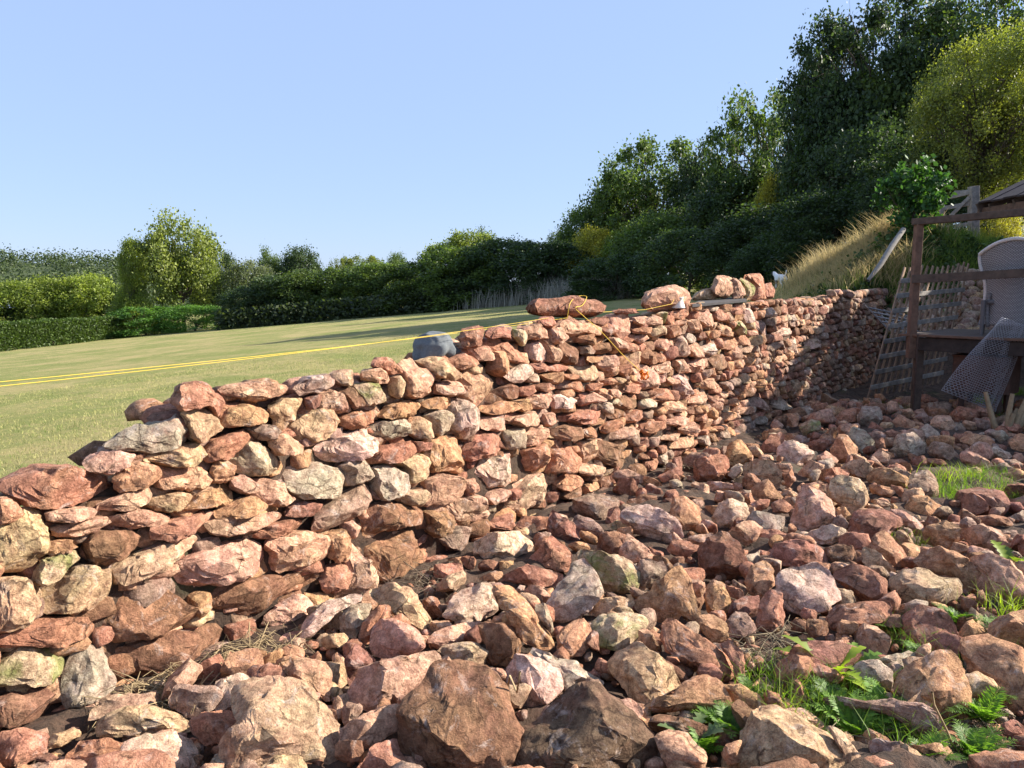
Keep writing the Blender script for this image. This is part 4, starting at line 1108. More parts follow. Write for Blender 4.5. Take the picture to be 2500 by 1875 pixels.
# ---------------------------------------------------------------- vegetation
def leaf_quads(C, size, rng, flat=0.0, aspect=0.6, up=None):
    """one diamond leaf at each centre"""
    n = len(C); a = rng.normal(size=(n, 3)); a[:, 2] *= (1 - flat); a /= np.linalg.norm(a, axis=1)[:, None]
    b = rng.normal(size=(n, 3)); b -= (b * a).sum(1)[:, None] * a; b /= np.linalg.norm(b, axis=1)[:, None]
    s = size * rng.uniform(0.6, 1.35, (n, 1))
    V = np.stack([C - a * s * 0.5, C + b * s * 0.5 * aspect, C + a * s * 0.5, C - b * s * 0.5 * aspect], 1).reshape(-1, 3)
    F = np.arange(4 * n).reshape(n, 4)
    return V, F
def crown_mesh(name, seed, n, leaf, ncl, zlo=0.0, clr=0.13, kind='round', fill=0.25):
    rng = np.random.RandomState(seed)
    d = rng.normal(size=(ncl, 3)); d /= np.linalg.norm(d, axis=1)[:, None]
    rad = np.where(rng.rand(ncl) < fill, rng.uniform(0, 0.7, ncl), rng.uniform(0.72, 1.0, ncl))
    zc = (1 + zlo) / 2; zh = (1 - zlo) / 2
    c = d * rad[:, None]
    if kind == 'round': C = np.stack([c[:, 0] * 0.44, c[:, 1] * 0.44, zc + c[:, 2] * zh * 0.9], 1)
    elif kind == 'shrub':                       # wide foot, domed top
        t = rng.rand(ncl) ** 0.8; w = 0.46 * np.sqrt(np.clip(1 - (t * 0.97) ** 2.6, 0, 1)) + 0.03
        an = rng.uniform(0, 6.283, ncl); rr = np.where(rng.rand(ncl) < fill, rng.rand(ncl) ** 0.5, 1.0) * w
        C = np.stack([np.cos(an) * rr, np.sin(an) * rr, zlo + t * (0.92 - zlo)], 1)
    elif kind == 'cone':                        # tall, narrowing upward
        t = rng.rand(ncl) ** 0.9; w = 0.44 * (1 - t) ** 0.55 * (0.75 + 0.25 * np.sin(t * 9)) + 0.05
        an = rng.uniform(0, 6.283, ncl); rr = np.where(rng.rand(ncl) < fill, rng.rand(ncl), 1.0) * w
        C = np.stack([np.cos(an) * rr, np.sin(an) * rr, zlo + t * (0.97 - zlo)], 1)
    elif kind == 'box':
        C = rng.uniform(-1, 1, (ncl, 3)); ax = rng.randint(0, 5, ncl)
        C[ax == 0, 0] = 1; C[ax == 1, 0] = -1; C[(ax == 2), 1] = -1; C[ax == 3, 1] = 1; C[ax == 4, 2] = 1
        C = np.stack([C[:, 0] * 0.48, C[:, 1] * 0.45, 0.5 + C[:, 2] * 0.46], 1)
    wts = rng.rand(ncl) + 0.3; idx = rng.choice(ncl, n, p=wts / wts.sum())
    r = clr * rng.uniform(0.55, 1.25, ncl)
    g = rng.normal(size=(n, 3)) * np.array([0.55, 0.55, 0.42]); P = C[idx] + g * r[idx][:, None]
    P[:, 2] = np.maximum(P[:, 2], 0.005)
    V, F = leaf_quads(P, leaf, rng, flat=0.3)
    return mesh_np(name, V, F, False), C
def tube(V, F, pts, rads, k=6):
    n0 = len(V); pts = [np.array(p, float) for p in pts]
    for i, p in enumerate(pts):
        d = pts[min(i + 1, len(pts) - 1)] - pts[max(i - 1, 0)]; d /= np.linalg.norm(d) + 1e-9
        a = np.cross(d, [0.31, 0.2, 0.93] if abs(d[2]) < 0.9 else [1, 0, 0]); a /= np.linalg.norm(a); b = np.cross(d, a)
        for j in range(k):
            t = 2 * math.pi * j / k; V.append(p + (a * math.cos(t) + b * math.sin(t)) * rads[i])
    for i in range(len(pts) - 1):
        for j in range(k):
            F.append([n0 + i * k + j, n0 + i * k + (j + 1) % k, n0 + (i + 1) * k + (j + 1) % k, n0 + (i + 1) * k + j])
def limb_mesh(name, seed, targets, r0=0.03, fork=0.28, lean=0.02):
    rng = np.random.RandomState(seed); V = []; F = []
    top = np.array([rng.uniform(-lean, lean), rng.uniform(-lean, lean), fork + 0.25])
    tube(V, F, [(0, 0, -0.04), (top[0] * .3, top[1] * .3, fork * .6), (top[0] * .6, top[1] * .6, fork), tuple(top)], [r0, r0 * .8, r0 * .7, r0 * .4], 7)
    for t in targets:
        s = np.array([top[0] * .6, top[1] * .6, fork + rng.uniform(-0.08, 0.22)]); m = s + (t - s) * 0.5 + rng.normal(size=3) * 0.03 + np.array([0, 0, 0.03])
        q = s + (t - s) * 0.25 + rng.normal(size=3) * 0.015
        tube(V, F, [s, q, m, t], [r0 * .42, r0 * .33, r0 * .22, r0 * .07], 5)
        for _ in range(3):
            e = m + (t - m) * rng.uniform(0, .6) ; tube(V, F, [e, e + rng.normal(size=3) * 0.05 + np.array([0, 0, .02]), e + rng.normal(size=3) * 0.09 + np.array([0, 0, .05])], [r0 * .13, r0 * .09, r0 * .03], 4)
    return mesh_np(name, V, F)
VAR = {}
def variant(key, n, leaf, ncl, zlo, clr, kind, fill=0.25, nl=16, r0=0.025, fork=0.25):
    L = []
    for s in range(3 if key in ('dense', 'shrub', 'airy') else 1):
        sd_ = sum(map(ord, key)) * 7 + s * 13
        cm, C = crown_mesh('crown', sd_, n, leaf, ncl, zlo, clr, kind, fill)
        rng = np.random.RandomState(sd_ + 1); tg = C[rng.choice(len(C), nl, replace=False)]
        L.append((cm, limb_mesh('trunk', sd_, tg, r0, fork)))
    VAR[key] = L
variant('dense', 22000, 0.029, 170, 0.12, 0.105, 'round', 0.3)
variant('shrub', 22000, 0.03, 150, 0.02, 0.1, 'shrub', 0.3, 10, 0.02, 0.1)
variant('airy', 13000, 0.025, 75, 0.28, 0.075, 'round', 0.12, 40, 0.02, 0.3)
variant('willow', 30000, 0.02, 260, 0.04, 0.08, 'cone', 0.25, 26, 0.02, 0.2)
variant('big', 75000, 0.0135, 300, 0.15, 0.075, 'round', 0.3, 60, 0.02, 0.3)
variant('open', 42000, 0.017, 150, 0.16, 0.06, 'round', 0.18, 70, 0.022, 0.3)
variant('small', 2600, 0.075, 60, 0.12, 0.1, 'round', 0.4, 12, 0.02, 0.1)
GREEN = {'dk': (0.045, 0.075, 0.036), 'md': (0.085, 0.13, 0.04), 'lt': (0.17, 0.22, 0.045), 'ye': (0.34, 0.32, 0.06), 'ol': (0.16, 0.195, 0.06), 'gy': (0.14, 0.17, 0.11), 'bg': (0.09, 0.19, 0.045), 'au': (0.165, 0.19, 0.05)}
tree_i = 0
def tree(name, var, px, top, wpx, Y, col, label, cat, group, base=None, X=None, depth=None, lean=0.0, hue=None, leafmat=None):
    """stand a tree at distance Y so that it reaches photograph row `top` and spans wpx columns"""
    global tree_i
    tree_i += 1; r = random.Random(tree_i)
    x = at_dist(px, 700, Y)[0] if X is None else X
    z0 = float(G(x, Y)) if base is None else base
    zt = at_dist(px, top, Y)[2]; h = max(zt - z0, 0.4) * 1.06; wd = wpx * Y / FPX * 1.22
    cm, tm = VAR[var][tree_i % len(VAR[var])]
    e = empty(name, (x, Y, z0 - 0.03), label, cat, group)
    rz = r.uniform(0, 6.28); dp = depth or wd * 0.85
    if abs(dp - wd) > 0.35 * wd: rz = 0
    for nm, me, m in (('crown', cm, leafmat or M_LEAF), ('trunk', tm, M_BARK)):
        c = np.array(GREEN[col]) * r.uniform(0.85, 1.15)
        o = link(nm, me, m, e, color=(*c, 1) if nm == 'crown' else (1, 1, 1, 1)); o.scale = (wd / 0.98, dp / 0.98, h); o.rotation_euler = (lean, 0, rz)
    return e
# right hand hillside, far to near
tw = 'trees on the rising hillside at the right'
tree('ash_tree', 'airy', 1590, 350, 260, 62, 'md', 'airy tree with bare branches showing, leftmost tall one on the skyline of the hillside', 'tree', tw)
tree('leafy_tree', 'dense', 1440, 505, 150, 68, 'md', 'rounded green tree at the lower left end of the hillside wood', 'tree', tw)
tree('leafy_tree', 'dense', 1510, 420, 180, 66, 'md', 'mid-green tree between the lowest hillside tree and the airy one', 'tree', tw)
tree('leafy_tree', 'dense', 1700, 360, 150, 58, 'dk', 'narrow dark tree with twiggy top right of the airy skyline tree', 'tree', tw)
tree('ash_tree', 'airy', 1850, 222, 250, 50, 'md', 'spreading tree with a forked dark trunk and light between its boughs', 'tree', tw)
tree('leafy_tree', 'dense', 1790, 420, 240, 50, 'dk', 'dark full tree below the forked spreading tree', 'tree', tw)
tree('leafy_tree', 'dense', 1640, 500, 220, 56, 'dk', 'dark full tree below the airy skyline tree', 'tree', tw)
tree('leafy_tree', 'dense', 1960, 300, 190, 44, 'dk', 'dark tree filling the gap right of the forked spreading tree', 'tree', tw)
tree('leafy_tree', 'dense', 1900, 500, 260, 40, 'dk', 'broad dark tree above the dry grass bank', 'tree', tw)
tree('tall_tree', 'open', 2120, -20, 420, 36, 'dk', 'tall dark tree rising above the others with open boughs against the sky', 'tree', tw)
tree('tall_tree', 'open', 2010, 60, 190, 38, 'dk', 'narrower dark tree joined to the left side of the tallest one', 'tree', tw)
tree('tall_tree', 'open', 2400, -90, 420, 34, 'md', 'tall tree cut by the top right corner of the photo', 'tree', tw)
tree('hawthorn_tree', 'big', 2385, 70, 290, 24, 'au', 'yellow-tipped bushy tree glowing in the sun at the right edge', 'tree', tw, depth=6.5)
tree('leafy_tree', 'dense', 2040, 190, 250, 35, 'dk', 'broad dark crown below the left shoulder of the tallest tree', 'tree', tw)
tree('leafy_tree', 'dense', 2190, 130, 260, 34, 'md', 'rounded crown between the tallest tree and the yellow-tipped one', 'tree', tw)
tree('leafy_tree', 'dense', 2090, 300, 230, 30, 'dk', 'dark tree under the tallest tree, left of the yellow-tipped one', 'tree', tw)
tree('leafy_tree', 'dense', 2230, 330, 260, 27, 'dk', 'dark tree behind the small green ivy-clad tree', 'tree', tw)
tree('leafy_tree', 'dense', 2420, 330, 240, 30, 'dk', 'dark tree behind the wooden field gate', 'tree', tw)
tree('leafy_tree', 'dense', 2560, 150, 300, 27, 'ol', 'olive-green tree only partly inside the right edge of the photo', 'tree', tw)
hg = 'bushes at the foot of the hillside wood'
for k, (px, top, w, Y, col, lb) in enumerate([
    (1450, 560, 110, 60, 'ye', 'yellowing bush standing out at the left foot of the hillside wood'),
    (1530, 560, 130, 58, 'lt', 'light green bush right of the yellowing bush'),
    (1390, 600, 120, 62, 'dk', 'dark bush left of the yellowing bush'),
    (1600, 530, 180, 52, 'md', 'broad mid-green bush below the airy skyline tree'),
    (1500, 625, 200, 50, 'dk', 'low dark bush in front of the yellowing bush'),
    (1680, 560, 210, 45, 'dk', 'low dark bush above the stones stood on the wall'),
    (1810, 540, 220, 38, 'dk', 'dark bush above the big rounded stones on the wall'),
    (1920, 560, 190, 32, 'dk', 'dark bush just behind the small white dog'),
    (2010, 470, 230, 28, 'dk', 'dark bush at the top of the dry grass bank'),
    (1870, 600, 160, 30, 'dk', 'lowest dark bush left of the small white dog'),
    (1880, 430, 80, 44, 'ye', 'yellow-green bush glowing between dark trees below the forked trunk'),
    (2170, 430, 150, 24, 'dk', 'dark bush just left of the small green ivy-clad tree'),
    (2330, 480, 120, 23, 'dk', 'dark bush right behind the bars of the field gate'),
    (2420, 470, 90, 22, 'ye', 'yellow-lit bush between the gate post and the dark shed roof')]):
    tree('bush', 'shrub', px, top, w, Y, col, lb, 'bush', hg)
# hedge row at the far side of the field
hr = 'overgrown hedge along the far side of the field'
for k, (px, top, w, Y, col, lb) in enumerate([
    (1330, 590, 210, 60, 'dk', 'dark hedge bush next to the hillside wood at the far field edge'),
    (1230, 588, 200, 62, 'dk', 'dark hedge bush second from the hillside wood'),
    (1125, 600, 200, 63, 'md', 'hedge bush with lighter top below the paler tree'),
    (1150, 568, 150, 66, 'lt', 'light green tree rising from the hedge right of centre'),
    (1080, 600, 120, 66, 'lt', 'light green bush on the left side of the light green hedge tree'),
    (1010, 640, 170, 65, 'md', 'hedge bush with sunlit top in the middle of the far row'),
    (930, 642, 170, 66, 'md', 'hedge bush left of the middle one of the far row'),
    (840, 655, 170, 67, 'md', 'sunlit-topped hedge bush right of the dark rounded tree'),
    (760, 660, 170, 68, 'md', 'hedge bush below the dark rounded tree'),
    (690, 672, 150, 68, 'dk', 'dark hedge bush left of the dark rounded tree'),
    (620, 700, 150, 68, 'dk', 'dark low hedge bush right of the tall willow')]):
    tree('hedge_bush', 'shrub', px, top, w, Y, col, lb, 'bush', hr)
bt = 'trees behind the far hedge'
for (nm, var, px, top, w, Y, col, lb) in [
    ('leafy_tree', 'dense', 735, 605, 110, 82, 'dk', 'dark rounded tree topping the skyline behind the far hedge'),
    ('leafy_tree', 'dense', 660, 612, 75, 84, 'md', 'smaller dark tree just left of the rounded skyline tree'),
    ('leafy_tree', 'dense', 555, 622, 100, 88, 'dk', 'dark tree on the skyline just right of the tall willow'),
    ('grey_tree', 'dense', 610, 640, 110, 76, 'gy', 'grey-green tree left of the dark hedge bushes'),
    ('bare_tree', 'airy', 890, 628, 110, 84, 'ol', 'sparse twiggy tree peeping above the middle of the far hedge'),
    ('bare_tree', 'airy', 830, 630, 60, 88, 'ol', 'smallest sparse tree peeping above the hedge, left of the other'),
    ('leafy_tree', 'dense', 970, 620, 60, 88, 'md', 'small green tree peeping above the hedge right of the sparse trees'),
    ('leafy_tree', 'dense', 1185, 565, 60, 80, 'md', 'small tree tip standing above the hedge right of centre'),
    ('leafy_tree', 'dense', 1355, 572, 60, 80, 'dk', 'small dark tree tip left of the hillside wood'),
    ('leafy_tree', 'dense', 500, 640, 90, 90, 'dk', 'dark tree half hidden behind the tall willow')]:
    tree(nm, var, px, top, w, Y, col, lb, 'tree', bt)
tree('willow_tree', 'dense', 445, 532, 165, 74, 'ol', 'tall feathery olive-green willow left of centre beyond the field', 'tree', 'trees at the left end of the field')
tree('young_tree', 'willow', 328, 597, 105, 72, 'lt', 'slimmer light green tree standing left of the tall willow', 'tree', 'trees at the left end of the field')
lb_ = 'bushes at the left end of the field'
for (px, top, w, Y, col, lb) in [(60, 682, 150, 76, 'lt', 'sunlit bush at the left edge above the clipped hedge'), (140, 678, 150, 77, 'lt', 'sunlit bush second from the left edge'),
                                 (220, 675, 140, 78, 'lt', 'sunlit bush third from the left edge, beside the slimmer tree'), (350, 745, 160, 71, 'bg', 'bright green low shrub below the slimmer tree'),
                                 (470, 745, 130, 70, 'bg', 'bright green low shrub below the tall willow'), (-20, 690, 120, 76, 'md', 'bush cut by the left edge of the photo'),
                                 (300, 700, 120, 79, 'dk', 'dark bush behind the slimmer tree')]:
    tree('bush', 'shrub', px, top, w, Y, col, lb, 'bush', lb_)
# clipped hedge at the far left
a = at_dist(-120, 800, 56); b = at_dist(310, 800, 70)
mx, my = (a[0] + b[0]) / 2, (a[1] + b[1]) / 2; L = math.hypot(b[0] - a[0], b[1] - a[1])
e = empty('clipped_hedge', (mx, my, float(G(mx, my)) - .05), 'long low clipped green hedge along the lower left field edge', 'hedge', rz=math.atan2(b[1] - a[1], b[0] - a[0]))
rng = np.random.RandomState(77); nh = 26000; Ph = rng.uniform(-1, 1, (nh, 3)); ax = rng.randint(0, 5, nh)
Ph[ax == 0, 1] = -1; Ph[ax == 1, 1] = -1; Ph[ax == 2, 2] = 1; Ph[ax == 3, 1] = 1
Ph = Ph * np.array([L * .51, .75, 1.05]) + np.array([0, 0, 1.05]) + rng.normal(size=(nh, 3)) * .07
Ph[:, 2] += 0.12 * vnoise(Ph * np.array([.8, .8, 0]), 5) * (Ph[:, 2] > 1)
Vh2, Fh2 = leaf_quads(Ph, 0.17, rng, 0.2)
o = link('foliage', mesh_np('foliage', Vh2, Fh2, False), M_LEAF, e, color=(0.06, 0.10, 0.025, 1))
Vs = []; Fs = []
for k in range(26): x = -L / 2 + L * (k + .5) / 26; tube(Vs, Fs, [(x, 0, -.2), (x + .1, .05, .8), (x + .05, -.1, 1.7)], [.05, .04, .02], 5)
link('stem', mesh_np('stem', Vs, Fs), M_BARK, e)['kind'] = 'stuff'

# wooded hill far left
hx = np.linspace(-330, -30, 60); hy = np.linspace(230, 420, 24)
HX, HY = np.meshgrid(hx, hy, indexing='ij')
def hillz(X, Y):
    p = np.stack([np.ravel(X), np.ravel(Y), np.zeros(np.size(X))], 1)
    pxx = 1250 + FPX * np.ravel(X) / np.ravel(Y)
    ridge = np.interp(pxx, [-300, 0, 250, 420, 560, 700], [18, 15.5, 13, 9.5, 5, 0])
    return (ridge * smooth(np.ravel(Y), 230, 330) + 2.0 * fbm(p * 0.02, 3, 3)).reshape(np.shape(X)) - 4
Z = hillz(HX, HY); Vh = np.stack([HX.ravel(), HY.ravel(), Z.ravel()], 1); m_ = len(hy)
i = (np.arange(59)[:, None] * m_ + np.arange(m_ - 1)[None, :]).ravel()
ho = link('hill', mesh_np('hill', Vh, np.stack([i, i + m_, i + m_ + 1, i + 1], 1)), simple_mat('hill_ground', (0.06, 0.08, 0.03), 0.95, 0.2, 0.4, 0)); ho['kind'] = 'structure'
rng = np.random.RandomState(4); nT = 1500
tx = rng.uniform(-320, -60, nT); ty = rng.uniform(232, 345, nT); tz = hillz(tx, ty)
C = np.repeat(np.stack([tx, ty, tz + 2.0], 1), 38, 0) + rng.normal(size=(nT * 38, 3)) * np.array([2.3, 2.3, 1.8])
V, F = leaf_quads(C, 0.95, rng, 0.3)
hw = link('hill_woods', mesh_np('hill_woods', V, F, False), leaf_material('distant_foliage', 0.2, 0.4, (0.05, 0.075, 0.03)))
tag(hw, 'woods covering the low far hill at the left', 'woods', kind='stuff')

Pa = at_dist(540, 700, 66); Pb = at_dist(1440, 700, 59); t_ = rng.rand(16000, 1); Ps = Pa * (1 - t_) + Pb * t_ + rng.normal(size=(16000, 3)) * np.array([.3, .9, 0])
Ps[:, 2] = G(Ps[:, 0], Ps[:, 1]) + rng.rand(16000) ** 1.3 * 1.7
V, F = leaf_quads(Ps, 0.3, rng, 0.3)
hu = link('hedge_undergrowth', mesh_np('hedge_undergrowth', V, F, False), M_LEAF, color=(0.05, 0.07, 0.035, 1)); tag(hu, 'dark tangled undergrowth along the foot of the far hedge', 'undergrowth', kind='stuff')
# grasses ------------------------------------------------------------------
def blades(P, length, width, rng, bend=0.4, up=1.0, wind=(0, 0), clump=0.0):
    n = len(P); an = rng.uniform(0, 6.283, n); L = length * rng.uniform(0.5, 1.25, n)
    if clump: L = L * (1.0 + clump * np.clip(1.6 * fbm(P * np.array([1, 1, 0]) * 1.3, 91, 3), -0.75, 0.9))
    side = np.stack([np.cos(an), np.sin(an), np.zeros(n)], 1); a2 = rng.uniform(0, 6.283, n)
    ld = np.stack([np.cos(a2) + wind[0], np.sin(a2) + wind[1], np.zeros(n)], 1) * (rng.uniform(0.1, 1, n) * bend)[:, None]
    w = width * rng.uniform(0.6, 1.2, n)[:, None]
    b0 = P - side * w / 2; b1 = P + side * w / 2
    mid = P + (ld * 0.35 + np.array([0, 0, 0.6 * up])) * L[:, None]; m0 = mid - side * w * 0.35; m1 = mid + side * w * 0.35
    tip = P + (ld + np.array([0, 0, 0.95 * up])) * L[:, None]
    V = np.stack([b0, b1, m1, m0, tip, tip + side * w * 0.08], 1).reshape(-1, 3)
    k = np.arange(n)[:, None] * 6
    F = np.concatenate([k + np.array([[0, 1, 2, 3]]), k + np.array([[3, 2, 5, 4]])], 1).reshape(-1, 4)
    return V, F
def grass_mat(name, c1, c2, trans=0.3):
    m, nt, out = new_mat(name); g = NG(nt)
    geo = g.n('ShaderNodeNewGeometry'); tc = g.n('ShaderNodeTexCoord')
    n = g.noise(tc.outputs['Object'], 1.3, 4, 0.65)
    f = g.math('ADD', g.math('MULTIPLY', n.outputs[0], 1.5), g.math('MULTIPLY', geo.outputs['Random Per Island'], 0.5))
    c = g.ramp(f, 0.75, 1.25, (*c1, 1), (*c2, 1)).outputs[0]
    d = g.n('ShaderNodeBsdfPrincipled'); d.inputs['Roughness'].default_value = 0.7; d.inputs['Specular IOR Level'].default_value = 0.2; g.l(c, d.inputs['Base Color'])
    t = g.n('ShaderNodeBsdfTranslucent'); g.l(c, t.inputs['Color']); mx = g.n('ShaderNodeMixShader'); mx.inputs[0].default_value = trans
    g.l(d.outputs[0], mx.inputs[1]); g.l(t.outputs[0], mx.inputs[2]); g.l(mx.outputs[0], out.inputs['Surface'])
    return m
rng = np.random.RandomState(8)
def on_ground(px, py, zoff=0.0):
    """where the sight line through a pixel meets the terrain"""
    d = ray(px, py); t = 2.0
    while t < 120:
        p = CAM + d * t
        if p[2] <= float(G(p[0], p[1])) + 0.0: break
        t *= 1.03
    lo, hi = t / 1.03, t
    for _ in range(12):
        m = (lo + hi) / 2; p = CAM + d * m
        if p[2] <= float(G(p[0], p[1])): hi = m
        else: lo = m
    return CAM + d * hi
n = 110000
uu = rng.uniform(-2.5, 22, n * 2); ww = -0.45 - 16 * rng.rand(n * 2) ** 1.6
X = W0[0] + uu * WD[0] + ww * WN[0]; Y = W0[1] + uu * WD[1] + ww * WN[1]
ok = (Y > 3) & (np.abs(X / Y) < 0.72); X = X[ok][:n]; Y = Y[ok][:n]
P = np.stack([X, Y, G(X, Y) - 0.005], 1)
V, F = blades(P, 0.042, 0.007, rng, 1.1)
M_TURFB = grass_mat('turf_blades', (0.15, 0.22, 0.045), (0.46, 0.42, 0.17))
gb = link('turf_blades', mesh_np('turf_blades', V, F, False), M_TURFB)
tag(gb, 'short dry mown grass of the field behind the wall', 'grass', kind='stuff')
# dry tall grass: on the bank, and the pale strip under the hedge
def patch(name, pts_px, n, length, width, mat, label, seed, bend=0.35, spread=0.0, cat='grass'):
    r_ = np.random.RandomState(seed); PP = []
    poly = np.array(pts_px, float); lo, hi = poly.min(0), poly.max(0)
    corners = []
    while len(corners) < min(n, 900):
        q = r_.uniform(lo, hi)
        if inside(poly, q): corners.append(on_ground(*q))
    Cn = np.array(corners); idx = r_.randint(0, len(Cn), n)
    j = r_.normal(size=(n, 2)) * spread; X = Cn[idx, 0] + j[:, 0]; Y = Cn[idx, 1] + j[:, 1]
    P = np.stack([X, Y, G(X, Y) - 0.02], 1)
    V, F = blades(P, length, width, r_, bend, clump=0.6 if bend > 1 else 0.4, wind=(-.05, .0) if bend > 1 else (0, 0))
    o = link(name, mesh_np(name, V, F, False), mat)
    return tag(o, label, cat, kind='stuff')
M_DRY = grass_mat('dry_tall_grass', (0.26, 0.22, 0.085), (0.6, 0.46, 0.22), 0.4)
M_PALE = grass_mat('pale_dead_grass', (0.2, 0.19, 0.15), (0.38, 0.36, 0.3), 0.3)
M_RANK = grass_mat('green_grass', (0.07, 0.14, 0.02), (0.22, 0.3, 0.05), 0.4)
patch('dry_grass', [(1950, 672), (1965, 660), (2060, 600), (2190, 545), (2225, 590), (2150, 650), (2020, 695), (1960, 712)], 17000, 0.34, 0.016, M_DRY, 'tall dry golden grass on the bank beyond the far end of the wall', 21, 1.05, 0.35)
patch('dead_grass', [(1165, 748), (1300, 735), (1500, 724), (1515, 729), (1300, 742), (1180, 752)], 16000, 1.25, 0.05, M_PALE, 'pale dead grass strip under the dark hedge', 22, 0.35, 1.0)
patch('bank_grass', [(1880, 720), (2100, 690), (2200, 640), (2400, 600), (2500, 620), (2500, 650), (2300, 655), (2100, 712)], 7000, 0.28, 0.012, M_RANK, 'rough green grass low on the bank behind the trellis', 23, 0.7, 0.4)
# ground cover on the bank
def cover_patch(name, poly, n, leaf, col, label, seed, h=0.25):
    r_ = np.random.RandomState(seed); poly = np.array(poly, float); lo, hi = poly.min(0), poly.max(0); Cn = []
    while len(Cn) < 500:
        q = r_.uniform(lo, hi)
        if inside(poly, q): Cn.append(on_ground(*q))
    Cn = np.array(Cn); idx = r_.randint(0, len(Cn), n); j = r_.normal(size=(n, 2)) * 0.3
    X = Cn[idx, 0] + j[:, 0]; Y = Cn[idx, 1] + j[:, 1]; q = np.stack([X, Y, 0 * X], 1)
    Z = G(X, Y) + h * (0.5 + 0.6 * fbm(q * 1.4, 4, 3)) * r_.rand(n) ** 0.5
    V, F = leaf_quads(np.stack([X, Y, Z], 1), leaf, r_, 0.5, 0.8)
    o = link(name, mesh_np(name, V, F, False), M_LEAF, color=(*col, 1)); return tag(o, label, 'ground cover', kind='stuff')
cover_patch('ivy_ground_cover', [(2190, 640), (2240, 560), (2400, 545), (2500, 560), (2500, 680), (2300, 680), (2200, 690)], 16000, 0.07, (0.07, 0.12, 0.04), 'ivy and nettles covering the bank under the field gate', 31, 0.4)
cover_patch('bramble_cover', [(2020, 715), (2090, 690), (2190, 665), (2230, 690), (2150, 705)], 6000, 0.07, (0.055, 0.085, 0.03), 'dark bramble growth at the foot of the dry grass bank', 32, 0.4)
cover_patch('hedge_bottom_weeds', [(1120, 738), (1250, 725), (1230, 735)], 3000, 0.3, (0.06, 0.09, 0.04), 'weeds at the foot of the far hedge', 33, 0.9)
# ---------------------------------------------------------------- things on the wall
def wall_hit(px, py, w):
    d = ray(px, py); n = WNB; p0 = W0 + WNB * w
    return CAM + d * (np.dot(p0 - CAM, n) / np.dot(d, n))
def outline_rock(name, P, w, dep, key, seed, label, sub=4, grp='stones set aside on top of the wall', e=0.6, cat='stone', facets=6):
    P = np.array(P, float); A, c = area_c(P); ctr = wall_hit(c[0], c[1], w)
    Q = []
    for q in P:
        pp = wall_hit(q[0], q[1], w) - ctr; Q.append([np.dot(pp, WD), np.dot(pp, WUP)])
    V, F = rock_shape(np.array(Q), np.zeros(2), dep, seed, sub, e=e, rough=0.9, nfacet=facets, cut=(0.66, 0.92), strata=0.5)
    o = rock_obj(name, V, F, ctr, WD, WUP, WNB, stone_color(key, random.Random(seed)))
    return tag(o, label, cat, grp)
def vI(s): return [(1500 + float(a.split(',')[0]) / 3.457, 620 + float(a.split(',')[1]) / 3.457) for a in s.split()]
outline_rock('boulder', [(1299, 748), (1312, 729), (1350, 724), (1400, 724), (1445, 732), (1468, 752), (1466, 768), (1445, 777), (1400, 776), (1340, 774), (1305, 770)], -0.2, 0.17, 'd', 501, 'long flat dark red boulder lying on top of the wall, tied round with yellow twine', 5, facets=7, cat='boulder')
outline_rock('boulder', [(1573, 735), (1590, 708), (1628, 696), (1660, 706), (1685, 732), (1688, 750), (1680, 758), (1630, 762), (1575, 758)], -0.2, 0.17, 'p', 502, 'rounded rugged pink boulder on the wall top behind the small white pot', 4, e=0.8, cat='boulder')
outline_rock('upright_stone', vI('825,300 850,210 900,172 980,195 1000,300 990,375 830,350'), -0.22, 0.09, 'p', 503, 'broad upright stone, leftmost of the row stood on the wall')
outline_rock('upright_stone', vI('985,200 1040,220 1075,300 1078,380 1000,375'), -0.16, 0.07, 'p', 504, 'narrow upright stone, second from the left in the row on the wall')
outline_rock('upright_stone', vI('1045,215 1100,195 1155,240 1162,385 1100,405 1080,300'), -0.14, 0.07, 'm', 505, 'tan and green-tinged upright stone in the middle of the row on the wall')
outline_rock('upright_stone', vI('1060,185 1200,160 1230,200 1265,370 1245,405 1165,390 1155,230'), -0.24, 0.09, 'r', 506, 'tallest reddest upright stone of the row on the wall')
outline_rock('upright_stone', vI('1240,255 1290,245 1340,300 1330,375 1270,385'), -0.2, 0.08, 'r', 507, 'small upright stone, rightmost of the row on the wall')
outline_rock('block_stone', vI('680,395 690,340 740,290 890,305 915,365 800,395'), -0.34, 0.1, 'y', 508, 'squat tan stone behind the dark board on the wall')
outline_rock('block_stone', vI('1105,415 1200,400 1290,415 1280,440 1150,455'), -0.1, 0.12, 'r', 509, 'small red stone wedged under the upright stones')
def wpos(px, py, w): return wall_hit(px, py, w)
# dark board
M_SLATE = simple_mat('grey_board', (0.06, 0.055, 0.055), 1.0, 12, 0.35, 0.4, 0.003)
def slab(name, quad, thick, mat, label=None, cat=None, parent=None, bev=0.003, color=None):
    """a board whose upper face is the quad (world points), thick below it"""
    q = [Vector(p) for p in quad]; nrm = (q[1] - q[0]).cross(q[3] - q[0]).normalized()
    c = sum(q, Vector()) / 4
    bm = bmesh.new(); a = [bm.verts.new(p - c) for p in q]; b = [bm.verts.new(p - c - nrm * thick) for p in q]
    bm.faces.new(a); bm.faces.new(b[::-1])
    for i in range(4): bm.faces.new((a[i], b[i], b[(i + 1) % 4], a[(i + 1) % 4]))
    bmesh.ops.recalc_face_normals(bm, faces=bm.faces)
    bmesh.ops.bevel(bm, geom=bm.edges[:], offset=bev, segments=1, affect='EDGES')
    me = bpy.data.meshes.new(name); bm.to_mesh(me); bm.free()
    o = link(name, me, mat, parent, color=color)
    if parent is None: o.location = c
    else: o.location = c - Vector(parent.location)
    if label: tag(o, label, cat)
    return o
